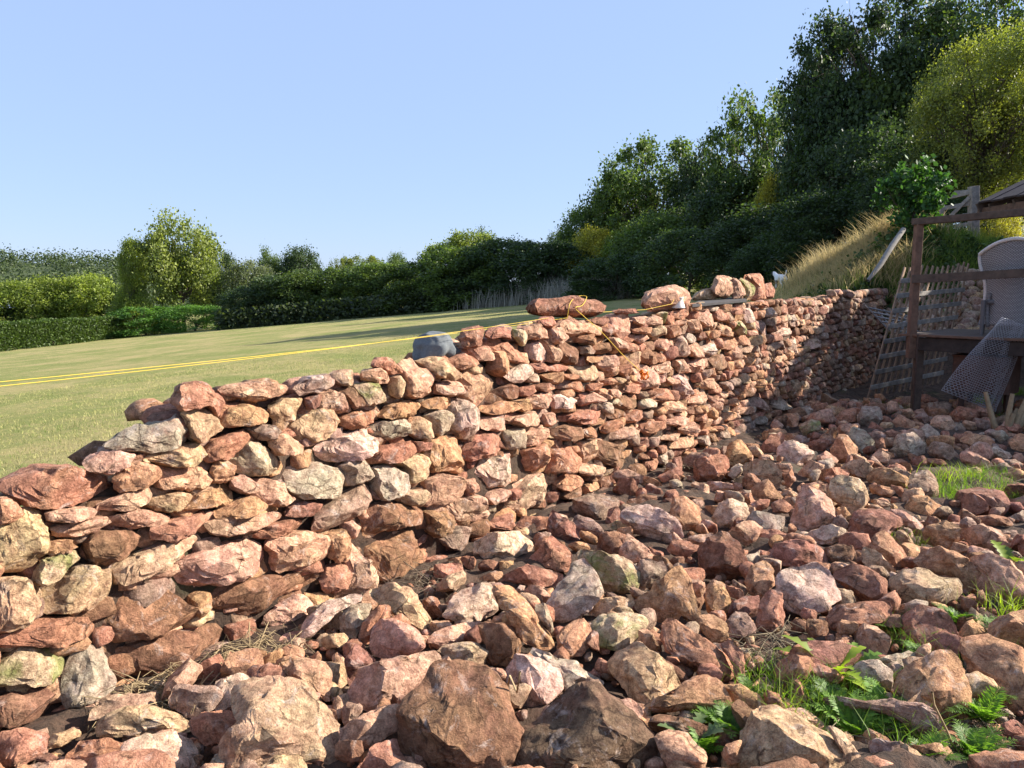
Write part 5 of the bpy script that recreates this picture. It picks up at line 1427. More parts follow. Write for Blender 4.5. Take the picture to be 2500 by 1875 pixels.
pA = wpos(1690, 752, -0.02); pB = wpos(1822, 752, -0.02); pC = wpos(1812, 724, -0.36); pD = wpos(1705, 728, -0.34)
zb = pA[2] + 0.035
slab('board', [(pA[0], pA[1], zb), (pB[0], pB[1], zb + 0.03), (pC[0], pC[1], zb + 0.05), (pD[0], pD[1], zb + 0.02)], 0.03, M_SLATE, 'dark grey flat board lying on the wall in front of the upright stones', 'board')
# white pot: lathe
def lathe(prof, k=24):
    V = []; F = []
    for r_, z in prof:
        for j in range(k): a = 2 * math.pi * j / k; V.append((r_ * math.cos(a), r_ * math.sin(a), z))
    for i in range(len(prof) - 1):
        for j in range(k): F.append([i * k + j, i * k + (j + 1) % k, (i + 1) * k + (j + 1) % k, (i + 1) * k + j])
    return V, F
pb = wpos(1655, 752, -0.06); sc = np.linalg.norm(pb - CAM) / FPX
h = 26 * sc; V, F = lathe([(0.001, 0), (17 * sc, 0), (17 * sc, 0.004), (15 * sc, h * .3), (11.5 * sc, h * .62), (11.5 * sc, h * .75), (13.5 * sc, h * .92), (13.8 * sc, h), (12.4 * sc, h), (11 * sc, h * .8), (10 * sc, h * .6), (0.001, h * .5)])
pot = link('pot', mesh_np('pot', V, F), simple_mat('white_glaze', (0.72, 0.66, 0.58), 0.45, 18, 0.12, 0.1), loc=tuple(pb)); tag(pot, 'small white waisted pot standing on the wall in front of the rounded boulder', 'pot')
# grey cloth hat over a stone
hs = wpos(1068, 862, -0.2)
P = [(1024, 882), (1025, 842), (1035, 816), (1055, 809), (1074, 812), (1087, 835), (1097, 851), (1110, 864), (1106, 877), (1080, 884)]
P = np.array(P, float); A, c = area_c(P); ctr = wall_hit(c[0], c[1], -0.2)
Q = np.array([[np.dot(wall_hit(q[0], q[1], -0.2) - ctr, WD), np.dot(wall_hit(q[0], q[1], -0.2) - ctr, WUP)] for q in P])
V, F = ico(5); a_, R_ = polar(Q, np.zeros(2)); phi = np.arctan2(V[:, 1], V[:, 0]); Rv = np.interp(phi, np.append(a_, math.pi), np.append(R_, R_[0]))
rho = np.sqrt(V[:, 0] ** 2 + V[:, 1] ** 2)
pV = np.stack([np.cos(phi) * Rv * rho ** .8, np.sin(phi) * Rv * rho ** .8, V[:, 2] * 0.13], 1)
fold = np.sin(np.arctan2(pV[:, 0], pV[:, 2]) * 9 + 1.5 * fbm(pV * 14, 2, 2)) * 0.012 * smooth(-pV[:, 1], -0.06, 0.08) + 0.006 * fbm(pV * 22, 7, 3)
pV = pV + (pV / np.linalg.norm(pV, axis=1)[:, None]) * fold[:, None]
hat = rock_obj('cloth_hat', pV, F, ctr, WD, WUP, WNB, (1, 1, 1, 1)); hat.data.materials.clear(); hat.data.materials.append(simple_mat('grey_denim', (0.13, 0.14, 0.145), 0.9, 90, 0.25, 0.5, 0.002))
tag(hat, 'crumpled grey denim sun hat sitting on the wall top', 'hat')
# brim as a part
bv = []; bf = []
for i in range(48):
    a = 2 * math.pi * i / 48
    for j, rr in enumerate((0.10, 0.135, 0.165)):
        bv.append((math.cos(a) * rr * 0.95, -0.075 - 0.02 * j + 0.012 * math.sin(a * 5 + 1) * j, math.sin(a) * rr))
for i in range(48):
    for j in range(2):
        n1 = (i + 1) % 48; bf.append([i * 3 + j, n1 * 3 + j, n1 * 3 + j + 1, i * 3 + j + 1])
br = link('brim', mesh_np('brim', bv, bf), hat.data.materials[0], hat)
sf = br.modifiers.new('thick', 'SOLIDIFY'); sf.thickness = 0.004
# stone behind the hat and yellow twine
def tube_obj(name, pts, r_, mat, k=5, parent=None, rads=None):
    V = []; F = []; tube(V, F, pts, rads or [r_] * len(pts), k); c = np.array(pts[0], float)
    o = link(name, mesh_np(name, np.array(V) - c, F), mat, parent, loc=tuple(c)); return o
M_TWINE = simple_mat('yellow_twine', (0.75, 0.52, 0.06), 0.6, 40, 0.15, 0.2)
def seg(p, q, n, sag): return [p + (q - p) * t - np.array([0, 0, sag * 4 * t * (1 - t)]) for t in np.linspace(0, 1, n)]
pL = wpos(-60, 938, -0.12); pR = wpos(1385, 776, -0.06)
t1 = tube_obj('string_line', seg(pL, pR, 20, 0.02), 0.0014, M_TWINE); tag(t1, 'upper of two yellow builder strings stretched along the wall line', 'string', 'yellow guide strings')
pL = wpos(-60, 949, -0.02); pR = wpos(1340, 776, 0.0)
t2 = tube_obj('string_line', seg(pL, pR, 20, 0.02), 0.0014, M_TWINE); tag(t2, 'lower of two yellow builder strings stretched along the wall line', 'string', 'yellow guide strings')
loop = [wpos(1385, 778, -0.02), wpos(1392, 740, -0.01), wpos(1410, 724, -0.15), wpos(1432, 724, -0.1), wpos(1422, 745, 0.0), wpos(1405, 752, 0.02), wpos(1425, 772, 0.01), wpos(1470, 812, 0.03), wpos(1520, 866, 0.035), wpos(1561, 904, 0.03)]
def curvy(P, n=6):
    P = [np.array(p) for p in P]; Q = [P[0]] + P + [P[-1]]; out = []
    for i in range(1, len(Q) - 2):
        a, b, c, d = Q[i - 1:i + 3]
        for t in np.linspace(0, 1, n, endpoint=False): out.append(.5 * (2 * b + (c - a) * t + (2 * a - 5 * b + 4 * c - d) * t * t + (3 * b - a - 3 * c + d) * t ** 3))
    return out + [P[-1]]
lp = tube_obj('twine', curvy(loop), 0.0022, M_TWINE); tag(lp, 'yellow twine looped over the flat red boulder and hanging down the wall face', 'twine')
t3 = tube_obj('string_line', [wpos(1470, 762, -0.15), wpos(1575, 756, -0.15), wpos(1640, 742, -0.03), wpos(1655, 712, -0.05), wpos(1648, 703, -0.2)], 0.002, M_TWINE); tag(t3, 'yellow string running from the flat boulder over the rounded one', 'string', 'yellow guide strings')
rng = np.random.RandomState(3); kp = wpos(1572, 915, 0.05); V = []; F = []
pts = [kp]; d = np.array([1.0, 0, 0])
for k in range(60):
    d = d * 0.4 + rng.normal(size=3); d /= np.linalg.norm(d); p = pts[-1] + d * 0.022
    p = kp + (p - kp) * min(1, 0.045 / (np.linalg.norm(p - kp) + 1e-9)); pts.append(p)
kn = tube_obj('twine_knot', pts, 0.006, simple_mat('orange_twine', (0.8, 0.22, 0.02), 0.6, 30, 0.2, 0.2)); tag(kn, 'tangled knot of bright orange twine on the wall face', 'twine knot')

# ---------------------------------------------------------------- deck, rail, chair, netting, trellis, gate, shed
WD1 = (0.085, 0.06, 0.045, 1); WD2 = (0.13, 0.075, 0.05, 1); WGY = (0.26, 0.23, 0.2, 1); WLT = (0.33, 0.25, 0.18, 1)
def beam(name, p, q, w, h, parent, color, mat=None, up=(0, 0, 1), bev=0.004):
    p = Vector(p); q = Vector(q); d = q - p; L = d.length; x = d.normalized(); y = Vector(up).cross(x)
    if y.length < 0.01: y = Vector((0, 1, 0)).cross(x)
    y.normalize(); z = x.cross(y)
    bm = bmesh.new(); bmesh.ops.create_cube(bm, size=1.0)
    for v_ in bm.verts: v_.co = Vector((v_.co.x * L, v_.co.y * w, v_.co.z * h))
    bmesh.ops.bevel(bm, geom=bm.edges[:], offset=min(bev, w * .2, h * .2), segments=1, affect='EDGES')
    me = bpy.data.meshes.new(name); bm.to_mesh(me); bm.free()
    o = link(name, me, mat or M_WOOD_OC, parent, color=color)
    m = Matrix(((x.x, y.x, z.x, 0), (x.y, y.y, z.y, 0), (x.z, y.z, z.z, 0), (0, 0, 0, 1))); m.translation = (p + q) / 2 - (Vector(parent.location) if parent else Vector())
    o.matrix_local = m; return o
def P3(px, py, Y): return at_dist(px, py, Y)
YC = 9.6; c0 = P3(2222, 815, YC); c1 = P3(2640, 845, 8.3); Zd = c0[2]
deck = empty('raised_deck', (c0[0], c0[1], 0.0), 'dark weathered raised timber deck with posts and rails behind the rubble heap', 'deck')
dirv = (c1 - c0); dirv[2] = 0; Ld = np.linalg.norm(dirv); dirv /= Ld; nb = np.array([-dirv[1], dirv[0], 0])
if nb[1] < 0: nb = -nb
def dp(a, b, z): return c0 * np.array([1, 1, 0]) + dirv * a + nb * b + np.array([0, 0, z])
for k in range(13):
    b0 = 0.02 + k * 0.135
    beam('deck_board', dp(-0.12, b0, Zd - 0.015), dp(3.6, b0, Zd - 0.015), 0.125, 0.03, deck, WD2 if k == 0 else WD1)
beam('fascia', dp(-0.05, 0.02, Zd - 0.12), dp(3.5, 0.02, Zd - 0.12), 0.04, 0.16, deck, (0.04, 0.03, 0.025, 1))
for k in range(5): beam('joist', dp(0.1 + k * 0.7, 0.05, Zd - 0.13), dp(0.1 + k * 0.7, 1.7, Zd - 0.13), 0.05, 0.15, deck, WD1)
for (a, b) in ((0.08, 0.1), (1.6, 0.1), (3.2, 0.1), (0.08, 1.6), (1.6, 1.6), (3.2, 1.6)):
    beam('leg', dp(a, b, -0.1), dp(a, b, Zd - 0.05), 0.09, 0.09, deck, WD1)
zt = P3(2235, 548, YC)[2]; zm = P3(2235, 682, YC)[2]
beam('post', dp(0.02, 0.0, Zd - 0.3), dp(0.02, 0.0, zt), 0.085, 0.085, deck, WD2)
beam('post', P3(2231, 722, 9.72), P3(2245, 552, 9.72), 0.07, 0.07, deck, (0.26, 0.17, 0.11, 1))
beam('post', dp(1.75, 1.4, Zd), dp(1.75, 1.4, zt), 0.09, 0.09, deck, WD1)
beam('post', dp(2.05, 0.9, Zd), dp(2.05, 0.9, zt), 0.09, 0.09, deck, WD1)
pr = P3(2620, 508, 8.6); pm = P3(2620, 660, 8.6)
beam('top_rail', dp(-0.05, -0.01, zt + 0.03), tuple(pr), 0.11, 0.08, deck, WD1)
beam('middle_rail', dp(0.0, -0.06, zm), tuple(pm), 0.04, 0.1, deck, WD1)
# box under the deck
bx = empty('wooden_crate', tuple(dp(0.45, 0.25, 0.25)), 'dark brown wooden box standing under the deck', 'box')
o_ = np.array(bx.location)
for a, b, c_, d_, w_, h_ in ((0.45, 0.2, 1.05, 0.2, 0.02, 0.42), (0.45, 0.6, 1.05, 0.6, 0.02, 0.42)):
    beam('side_panel', dp(a, b, 0.55), dp(c_, d_, 0.55), w_, h_, bx, (0.1, 0.055, 0.04, 1))
beam('end_panel', dp(0.45, 0.2, 0.55), dp(0.45, 0.6, 0.55), 0.02, 0.42, bx, (0.1, 0.055, 0.04, 1))
beam('end_panel', dp(1.05, 0.2, 0.55), dp(1.05, 0.6, 0.55), 0.02, 0.42, bx, (0.1, 0.055, 0.04, 1))
beam('lid', dp(0.43, 0.4, 0.77), dp(1.07, 0.4, 0.77), 0.44, 0.02, bx, (0.12, 0.06, 0.045, 1))
for a in (0.55, 0.95): 
    for b in (.25, .55): beam('leg', dp(a, b, 0.0), dp(a, b, 0.36), 0.05, 0.05, bx, (0.07, 0.04, 0.03, 1))
rod = tube_obj('metal_rod', [dp(0.14, -0.12, 0.0), dp(0.13, -0.1, 0.5), dp(0.12, -0.07, Zd)], 0.012, simple_mat('rusty_steel', (0.06, 0.035, 0.025), 0.7, 30, 0.4, 0.4)); tag(rod, 'thin rusty metal rod leaning up under the deck corner', 'rod')

# trellis panels: pieces one by one
def trellis(name, label, BL, TL_, TR, BR, nv, nh, mat, col_v, col_h, ext=0.04, t=0.018, wv=0.03):
    BL, TL_, TR, BR = map(np.array, (BL, TL_, TR, BR)); e = empty(name, tuple(BL), label, 'trellis', 'wooden trellis panels')
    def pt(s, u): return (BL * (1 - s) + BR * s) * (1 - u) + (TL_ * (1 - s) + TR * s) * u
    nrm = np.cross(BR - BL, TL_ - BL); nrm /= np.linalg.norm(nrm)
    if np.dot(nrm, CAM - BL) < 0: nrm = -nrm
    rr = random.Random(len(label))
    for i in range(nv):
        s = i / (nv - 1); k = rr.uniform(0.8, 1.25)
        beam('slat', pt(s, 0 - ext + rr.uniform(-.01, .01)), pt(s, 1 + ext + rr.uniform(-.02, .02)), wv, t, e, tuple(c * k for c in col_v[:3]) + (1,), up=nrm)
    for j in range(nh):
        u = (j + 0.45) / nh; k = rr.uniform(0.8, 1.25)
        beam('cross_slat', pt(-ext * .6, u) + nrm * (t + .002), pt(1 + ext * .6, u) + nrm * (t + .002), wv * 1.3, t, e, tuple(c * k for c in col_h[:3]) + (1,), up=nrm)
    return e
tBL = P3(2122, 962, 10.6); tTL = P3(2206, 665, 10.9); tTR = P3(2362, 655, 12.2); tBR = P3(2292, 925, 11.9)
trellis('trellis_panel', 'tall pale wooden trellis panel leaning beside the deck', tBL, tTL, tTR, tBR, 13, 8, None, (0.24, 0.16, 0.105), (0.24, 0.215, 0.19), wv=0.05)
uBL = P3(2170, 805, 12.0); uTL = P3(2115, 748, 12.6); uTR = P3(2225, 772, 12.6); uBR = P3(2240, 815, 12.0)
trellis('trellis_panel', 'small grey trellis piece propped against the shaded end of the wall', uBL, uTL, uTR, uBR, 6, 5, None, (0.2, 0.18, 0.17), (0.22, 0.2, 0.19), wv=0.025)

# loose grey stones on the slope behind the deck
scree = Many(); rs = random.Random(12); polyS = np.array([(2150, 770), (2200, 700), (2330, 655), (2420, 655), (2420, 815), (2150, 830)], float); nS = 0
while nS < 420:
    q = (rs.uniform(2150, 2420), rs.uniform(655, 830))
    if not inside(polyS, q): continue
    p = on_ground(*q); sz = rs.uniform(0.05, 0.13); V, F = ico(2)
    V = V * np.array([sz, sz * rs.uniform(.6, 1), sz * rs.uniform(.5, .9)]) * (1 + 0.3 * vnoise(V * 1.6 + nS, 3))[:, None]
    V = V @ np.array(Matrix.Rotation(rs.uniform(0, 6.28), 3, 'Z') @ Matrix.Rotation(rs.uniform(-.8, .8), 3, 'X')).T
    kk_ = rs.choice('ggqqyb'); c_ = stone_color(kk_, rs); scree.add(V + p + np.array([0, 0, sz * .3]), F, c_, rs.random()); nS += 1
so = scree.build('loose_stones', M_STONE_MANY); tag(so, 'loose grey-brown stones covering the slope behind the trellis and the chair', 'loose stones', kind='stuff')

# wicker chair
M_WICK = None
def wicker_mat():
    m, nt, out = new_mat('pale_wicker'); g = NG(nt); uv = g.n('ShaderNodeTexCoord')
    mp = g.n('ShaderNodeMapping'); mp.inputs['Scale'].default_value = (1, 1, 1); g.l(uv.outputs['UV'], mp.inputs[0])
    br_ = g.n('ShaderNodeTexBrick'); br_.inputs['Scale'].default_value = 1; br_.inputs['Mortar Size'].default_value = 0.16; br_.inputs['Brick Width'].default_value = 1.0; br_.inputs['Row Height'].default_value = 0.5
    br_.inputs['Color1'].default_value = (0.5, 0.47, 0.46, 1); br_.inputs['Color2'].default_value = (0.4, 0.375, 0.37, 1); br_.inputs['Mortar'].default_value = (0.10, 0.09, 0.09, 1)
    g.l(mp.outputs[0], br_.inputs['Vector']); b = g.n('ShaderNodeBsdfPrincipled'); b.inputs['Roughness'].default_value = 0.6
    g.l(br_.outputs['Color'], b.inputs['Base Color']); bp = g.n('ShaderNodeBump'); bp.inputs['Distance'].default_value = 0.004; bp.inputs['Strength'].default_value = 0.8; bp.invert = True
    g.l(br_.outputs['Fac'], bp.inputs['Height']); g.l(bp.outputs[0], b.inputs['Normal']); g.l(b.outputs[0], out.inputs['Surface']); return m
M_WICK = wicker_mat()
chp = P3(2462, 830, 9.35); ch = empty('wicker_chair', (chp[0], chp[1], Zd), 'high-backed pale grey wicker armchair seen from behind on the deck', 'chair', rz=math.radians(-33))
def shell(name, fn, nu, nv, su, sv, parent, thick=0.02):
    V = []; F = []; UV = []
    for i in range(nu + 1):
        for j in range(nv + 1): V.append(fn(i / nu, j / nv)); UV.append((i / nu * su, j / nv * sv))
    for i in range(nu):
        for j in range(nv): a = i * (nv + 1) + j; F.append([a, a + nv + 1, a + nv + 2, a + 1])
    me = mesh_np(name, V, F); ul = me.uv_layers.new(name='UVMap'); UV = np.array(UV, np.float32); li = np.array(F).ravel(); ul.data.foreach_set('uv', UV[li].ravel())
    o = link(name, me, M_WICK, parent); s_ = o.modifiers.new('thick', 'SOLIDIFY'); s_.thickness = thick; return o
# back: curved, narrowing to the waist, rolled top; the back of the chair faces the camera (-y)
def wback(t): return 0.33 - 0.06 * math.sin(math.pi * min(1, t * 1.15)) + 0.07 * max(0, t - 0.6)
def backfn(u, v):
    x = (u - .5) * 2 * wback(v); top = 1.12 - 0.16 * abs(u - .5) ** 2 * 4
    return (x, -0.28 + 0.22 * (abs(u - .5) * 2) ** 2.2 - 0.06 * v, 0.12 + v * (top - .12))
shell('backrest', backfn, 26, 30, 22, 34, ch)
rim = [np.array(backfn(u, 1.0)) + np.array([0, -0.01, 0.01]) for u in np.linspace(0, 1, 24)]
rim = [np.array(backfn(0, v)) for v in np.linspace(0.3, 0.98, 10)] + rim + [np.array(backfn(1, v)) for v in np.linspace(0.98, 0.3, 10)]
V = []; F = []; tube(V, F, rim, [0.022] * len(rim), 8); link('rolled_rim', mesh_np('rolled_rim', V, F), simple_mat('pale_cane', (0.55, 0.52, 0.5), 0.55, 60, 0.3, 0.6, 0.004, stretch=(1, 1, 1)), ch)
shell('seat', lambda u, v: ((u - .5) * .5, -0.22 + v * .55, 0.42 + 0.01 * math.sin(u * 3)), 14, 14, 20, 30, ch, 0.05)
for s_ in (-1, 1):
    shell('arm', lambda u, v, s_=s_: (s_ * (0.2 + 0.02 * math.sin(v * 3)), -0.2 + u * .5, 0.1 + v * (0.4 - 0.06 * u)), 12, 12, 16, 26, ch, 0.04)
    for y_ in (-0.24, 0.26):
        V = []; F = []; tube(V, F, [(s_ * .28, y_, 0), (s_ * .28, y_, .42)], [.02, .025], 8); link('leg', mesh_np('leg', V, F), M_WICK, ch)

# chicken wire: hexagons as a single wire mesh, draped from the chair to the ground
def hexwire(name, fn, nu, nv, L, Wd, r_, mat, label):
    pts = {}; E = []
    sx = 1.0 / nu; 
    def vid(a, b):
        k = (round(a, 3), round(b, 3))
        if k not in pts: pts[k] = len(pts)
        return pts[k]
    for i in range(nu):
        for j in range(nv):
            cx = (i + 0.5 * (j % 2)); cy = j * 0.75
            hx_ = [(cx, cy - .5), (cx + .5, cy - .25), (cx + .5, cy + .25), (cx, cy + .5), (cx - .5, cy + .25), (cx - .5, cy - .25)]
            ids = [vid(*h_) for h_ in hx_]
            for q in range(6):
                e_ = tuple(sorted((ids[q], ids[(q + 1) % 6])))
                E.append(e_)
    E = sorted(set(E)); inv = {v_: k for k, v_ in pts.items()}
    W = np.array([fn(inv[i][0] / nu, inv[i][1] / (nv * .75)) for i in range(len(inv))])
    me = bpy.data.meshes.new(name); o0 = W.mean(0); me.from_pydata([tuple(p) for p in (W - o0)], E, []); me.update()
    tmp = bpy.data.objects.new(name, me); COL.objects.link(tmp); tmp.location = tuple(o0)
    sk = tmp.modifiers.new('wire', 'SKIN'); sk.use_smooth_shade = True
    lay = me.skin_vertices[0] if me.skin_vertices else None
    return tmp, me, r_, W, E
def wire_mesh(name, fn, nu, nv, r_, mat, label):
    tmp, me, _, W, E = hexwire(name, fn, nu, nv, 0, 0, r_, mat, label)
    bpy.data.objects.remove(tmp); V = []; F = []
    o0 = W.mean(0)
    for a, b in E:                                   # three sided wires meeting in the knots
        p, q = W[a] - o0, W[b] - o0; d = q - p; L = np.linalg.norm(d)
        if L < 1e-4 or L > 0.25: continue
        d /= L; u_ = np.cross(d, [0.2, 0.3, 0.9]); u_ /= np.linalg.norm(u_); v_ = np.cross(d, u_); n0 = len(V)
        for pp in (p - d * r_, q + d * r_):
            for k in range(3): t = 2.094 * k; V.append(pp + (u_ * math.cos(t) + v_ * math.sin(t)) * r_)
        for k in range(3): F.append([n0 + k, n0 + (k + 1) % 3, n0 + 3 + (k + 1) % 3, n0 + 3 + k])
    me2 = mesh_np(name, V, F); o = link(name, me2, mat, loc=tuple(o0)); return o
M_WIRE = simple_mat('galvanised_wire', (0.36, 0.36, 0.38), 0.45, 50, 0.2, 0, metallic=0.3)
nT = [P3(2425, 775, 9.0), P3(2520, 800, 8.7)]; nB = [P3(2300, 975, 9.3), P3(2440, 990, 8.6)]
def netfn(a, b):
    # a roll: b runs down its length, a round it
    top = (nT[0] + nT[1]) / 2; bot = (nB[0] + nB[1]) / 2
    ax = bot - top; L = np.linalg.norm(ax); axn = ax / L; s1 = np.cross(axn, [0, 1, 0]); s1 /= np.linalg.norm(s1); s2 = np.cross(axn, s1)
    th = a * 2 * math.pi * 1.25; R = (0.13 + 0.16 * b) * (1 + 0.12 * math.sin(3 * th + 4 * b)) * (0.75 + 0.25 * a)
    q = top + ax * b + s1 * R * math.cos(th) * 1.3 + s2 * R * math.sin(th) * 0.55 + np.array([0, 0, 0.05 * math.sin(3.14 * b)])
    return q
net = wire_mesh('wire_netting', netfn, 40, 44, 0.0019, M_WIRE, ''); tag(net, 'crumpled roll of galvanised chicken wire draped from the chair down to the ground', 'wire netting')

# field gate and post
gy = 17.0
gp = P3(2378, 572, gy); gate = empty('field_gate', tuple(P3(2330, 560, gy)), 'grey wooden five-bar field gate on the bank behind the deck', 'gate')
beam('post', P3(2377, 585, gy), P3(2377, 455, gy), 0.17, 0.17, gate, WGY)
for (ya, yb, xa) in ((480, 470, 2322), (509, 497, 2300), (536, 524, 2297), (558, 547, 2296), (531 - 60, 528 - 60, 2330)):
    beam('bar', P3(xa, ya, gy + .3), P3(2368, yb, gy + .02), 0.04, 0.085, gate, WGY)
beam('brace', P3(2318, 530, gy + .2), P3(2366, 482, gy - .02), 0.03, 0.07, gate, WGY)
beam('stile', P3(2300, 562, gy + .3), P3(2300, 490, gy + .3), 0.05, 0.1, gate, WGY)
# shed with dark roof corner; unseen rest shaped to shade deck and wall end
shed = empty('shed', (9.6, 11.5, 0.0), 'dark timber shed, only its roof corner showing at the right edge', 'shed')
ex, ez = 7.62, 2.88; rx = 12.6; sl = 0.5                 # eave, ridge and slope of the roof
for k in range(14):
    y = 8.3 + k * 0.32; y2 = y + 0.33
    slab('roof_panel', [(ex - .08, y, ez + .07 + (k % 2) * .012), (rx, y, ez + .07 + sl * (rx - ex + .08) + (k % 2) * .012), (rx, y2, ez + .07 + sl * (rx - ex + .08) + (k % 2) * .012), (ex - .08, y2, ez + .07 + (k % 2) * .012)], 0.03, M_WOOD_OC, parent=shed, color=(0.05, 0.035, 0.035, 1))
beam('barge_board', (ex - .06, 12.82, ez - .02), (rx, 12.82, ez - .02 + sl * (rx - ex)), 0.03, 0.16, shed, WD1)
beam('barge_board', (ex - .06, 8.27, ez - .02), (rx, 8.27, ez - .02 + sl * (rx - ex)), 0.03, 0.16, shed, WD1)
beam('eave_beam', (ex + .06, 8.3, ez - .07), (ex + .06, 12.95, ez - .07), 0.1, 0.12, shed, WD2)
for k in range(18):
    x = ex + 0.2 + k * 0.2
    beam('gable_board', (x, 12.7, ez - 0.05 - (0.04 if k % 2 else 0)), (x, 12.7, ez + sl * (x - ex)), 0.02, 0.195, shed, WD1, up=(0, 1, 0))
for k in range(36):  # unseen back wall, added to stop sun passing under the roof
    y = 8.4 + k * 0.24; beam('sun_blocking_board', (rx + .1, y, -.1), (rx + .1, y, ez + sl * (rx - ex) + .02), 0.02, 0.235, shed, WD1, up=(0, 1, 0))
for y in (8.6, 10.6, 12.6):
    for x in (ex + .75, rx - .3): beam('post', (x, y, -0.1 if y < 12 else 0.0), (x, y, ez + sl * (x - ex)), 0.11, 0.11, shed, WD1)
for y in np.arange(8.4, 12.7, 0.6): beam('rafter', (ex, y, ez - .02), (rx, y, ez - .02 + sl * (rx - ex)), 0.05, 0.11, shed, WD1)

# small ivy-clad tree with leaning dead trunk on the bank
b_ = on_ground(2200, 600)
tr = tree('small_tree', 'small', 2216, 385, 140, b_[1], 'bg', 'small leafy green tree standing on the bank left of the gate', 'tree', None)
tr.children[0].color = (0.05, 0.12, 0.035, 1)
dl = [P3(2119, 685, 14.2), P3(2150, 645, 14.3), P3(2178, 600, 14.6), P3(2206, 560, 14.9)]
dt = tube_obj('dead_trunk', dl, 0.05, simple_mat('dead_wood', (0.22, 0.2, 0.18), 0.9, 12, 0.4, 0.6, 0.006), 7, rads=[0.035, 0.05, 0.055, 0.05]); tag(dt, 'leaning bare grey trunk below the small green tree', 'tree trunk')

# dog seen from behind in the grass
dq = on_ground(1912, 702); dgY = dq[1]; print('dog', dq)
def skin_body(name, verts, edges, rad, mat, sub=2, parent=None, color=None):
    me = bpy.data.meshes.new(name); me.from_pydata(verts, edges, []); o = bpy.data.objects.new(name, me); COL.objects.link(o)
    s_ = o.modifiers.new('skin', 'SKIN'); s_.use_smooth_shade = True
    for i, r_ in enumerate(rad): me.skin_vertices[0].data[i].radius = (r_, r_)
    me.skin_vertices[0].data[0].use_root = True
    ss = o.modifiers.new('sub', 'SUBSURF'); ss.levels = sub; ss.render_levels = sub
    bpy.context.view_layer.update()
    ev = o.evaluated_get(bpy.context.evaluated_depsgraph_get()); m2 = bpy.data.meshes.new_from_object(ev); m2.name = name
    bpy.data.objects.remove(o); m2.materials.clear(); m2.materials.append(mat)
    for p in m2.polygons: p.use_smooth = True
    return link(name, m2, None, parent, color=color)
def dog_mat():
    m, nt, out = new_mat('dog_coat'); g = NG(nt); tc = g.n('ShaderNodeTexCoord'); n = g.noise(tc.outputs['Object'], 3.2, 2, 0.5)
    c = g.ramp(n.outputs[0], 0.56, 0.6, (0.75, 0.74, 0.72, 1), (0.05, 0.045, 0.04, 1)).outputs[0]
    b = g.n('ShaderNodeBsdfPrincipled'); b.inputs['Roughness'].default_value = 0.9; g.l(c, b.inputs['Base Color']); g.l(b.outputs[0], out.inputs['Surface']); return m
dv = [(0, 0, .36), (0, .14, .37), (0, .3, .36), (0, .4, .40), (0, .5, .48), (0, .6, .5), (0, .7, .47),
      (.07, -.02, .3), (.08, .05, .2), (.08, -.05, .11), (.08, -.03, .01), (-.07, -.02, .3), (-.08, .05, .2), (-.08, -.05, .11), (-.08, -.03, .01),
      (.07, .32, .28), (.07, .3, .14), (.07, .32, .01), (-.07, .32, .28), (-.07, .3, .14), (-.07, .32, .01),
      (0, -.08, .42), (0.01, -.11, .52), (0.03, -.09, .62), (.05, .6, .56), (-.05, .6, .56)]
de = [(0, 1), (1, 2), (2, 3), (3, 4), (4, 5), (5, 6), (0, 7), (7, 8), (8, 9), (9, 10), (0, 11), (11, 12), (12, 13), (13, 14), (2, 15), (15, 16), (16, 17), (2, 18), (18, 19), (19, 20), (0, 21), (21, 22), (22, 23), (5, 24), (5, 25)]
dr = [.115, .12, .12, .09, .07, .075, .035, .07, .045, .03, .03, .07, .045, .03, .03, .05, .035, .03, .05, .035, .03, .03, .022, .012, .025, .025]
dog = skin_body('dog', [tuple(np.array(v_) * 0.78) for v_ in dv], de, [r_ * 0.78 for r_ in dr], dog_mat())
dog.location = (dq[0], dgY, dq[2] - 0.02); dog.rotation_euler = (0, 0, math.radians(15)); tag(dog, 'small white dog with dark patches seen from behind, tail up, by the grass bank', 'dog')

# ---------------------------------------------------------------- weeds, roots and grass among the rocks
M_WEED = leaf_material('weed_leaf', 0.45, 0.35)
def fern(seed, n=14, L=0.16):
    rng = np.random.RandomState(seed); V = []; F = []
    for k in range(n):
        a = rng.uniform(0, 6.28); t = rng.uniform(0.35, 1.1); l = L * rng.uniform(.6, 1.2); d = np.array([math.cos(a), math.sin(a), 0]); s = np.array([-d[1], d[0], 0])
        pts = [d * l * math.sin(t) * q * (0.5 + .5 * q) + np.array([0, 0, l * (q * math.cos(t * .8) - .25 * q * q * q)]) for q in np.linspace(0, 1, 15)]
        for i in range(14):
            p, q = pts[i], pts[i + 1]; w = 0.0012; n0 = len(V); V += [p - s * w, p + s * w, q + s * w, q - s * w]; F.append([n0, n0 + 1, n0 + 2, n0 + 3])
            if i > 1:
                f = l * 0.22 * math.sin(3.14 * (i / 14) ** .7) + .004
                for sg in (-1, 1):
                    e_ = (q - p) / np.linalg.norm(q - p)
                    for h_ in (0.0, 0.5):
                        b0 = p + (q - p) * h_; tip = b0 + s * sg * f + e_ * f * .55 + rng.normal(size=3) * .003; m = (b0 + tip) / 2; n0 = len(V)
                        V += [b0, m + e_ * f * .13, tip, m - e_ * f * .13]; F.append([n0, n0 + 1, n0 + 2, n0 + 3])
    return mesh_np('fern_leaves', V, F, False)
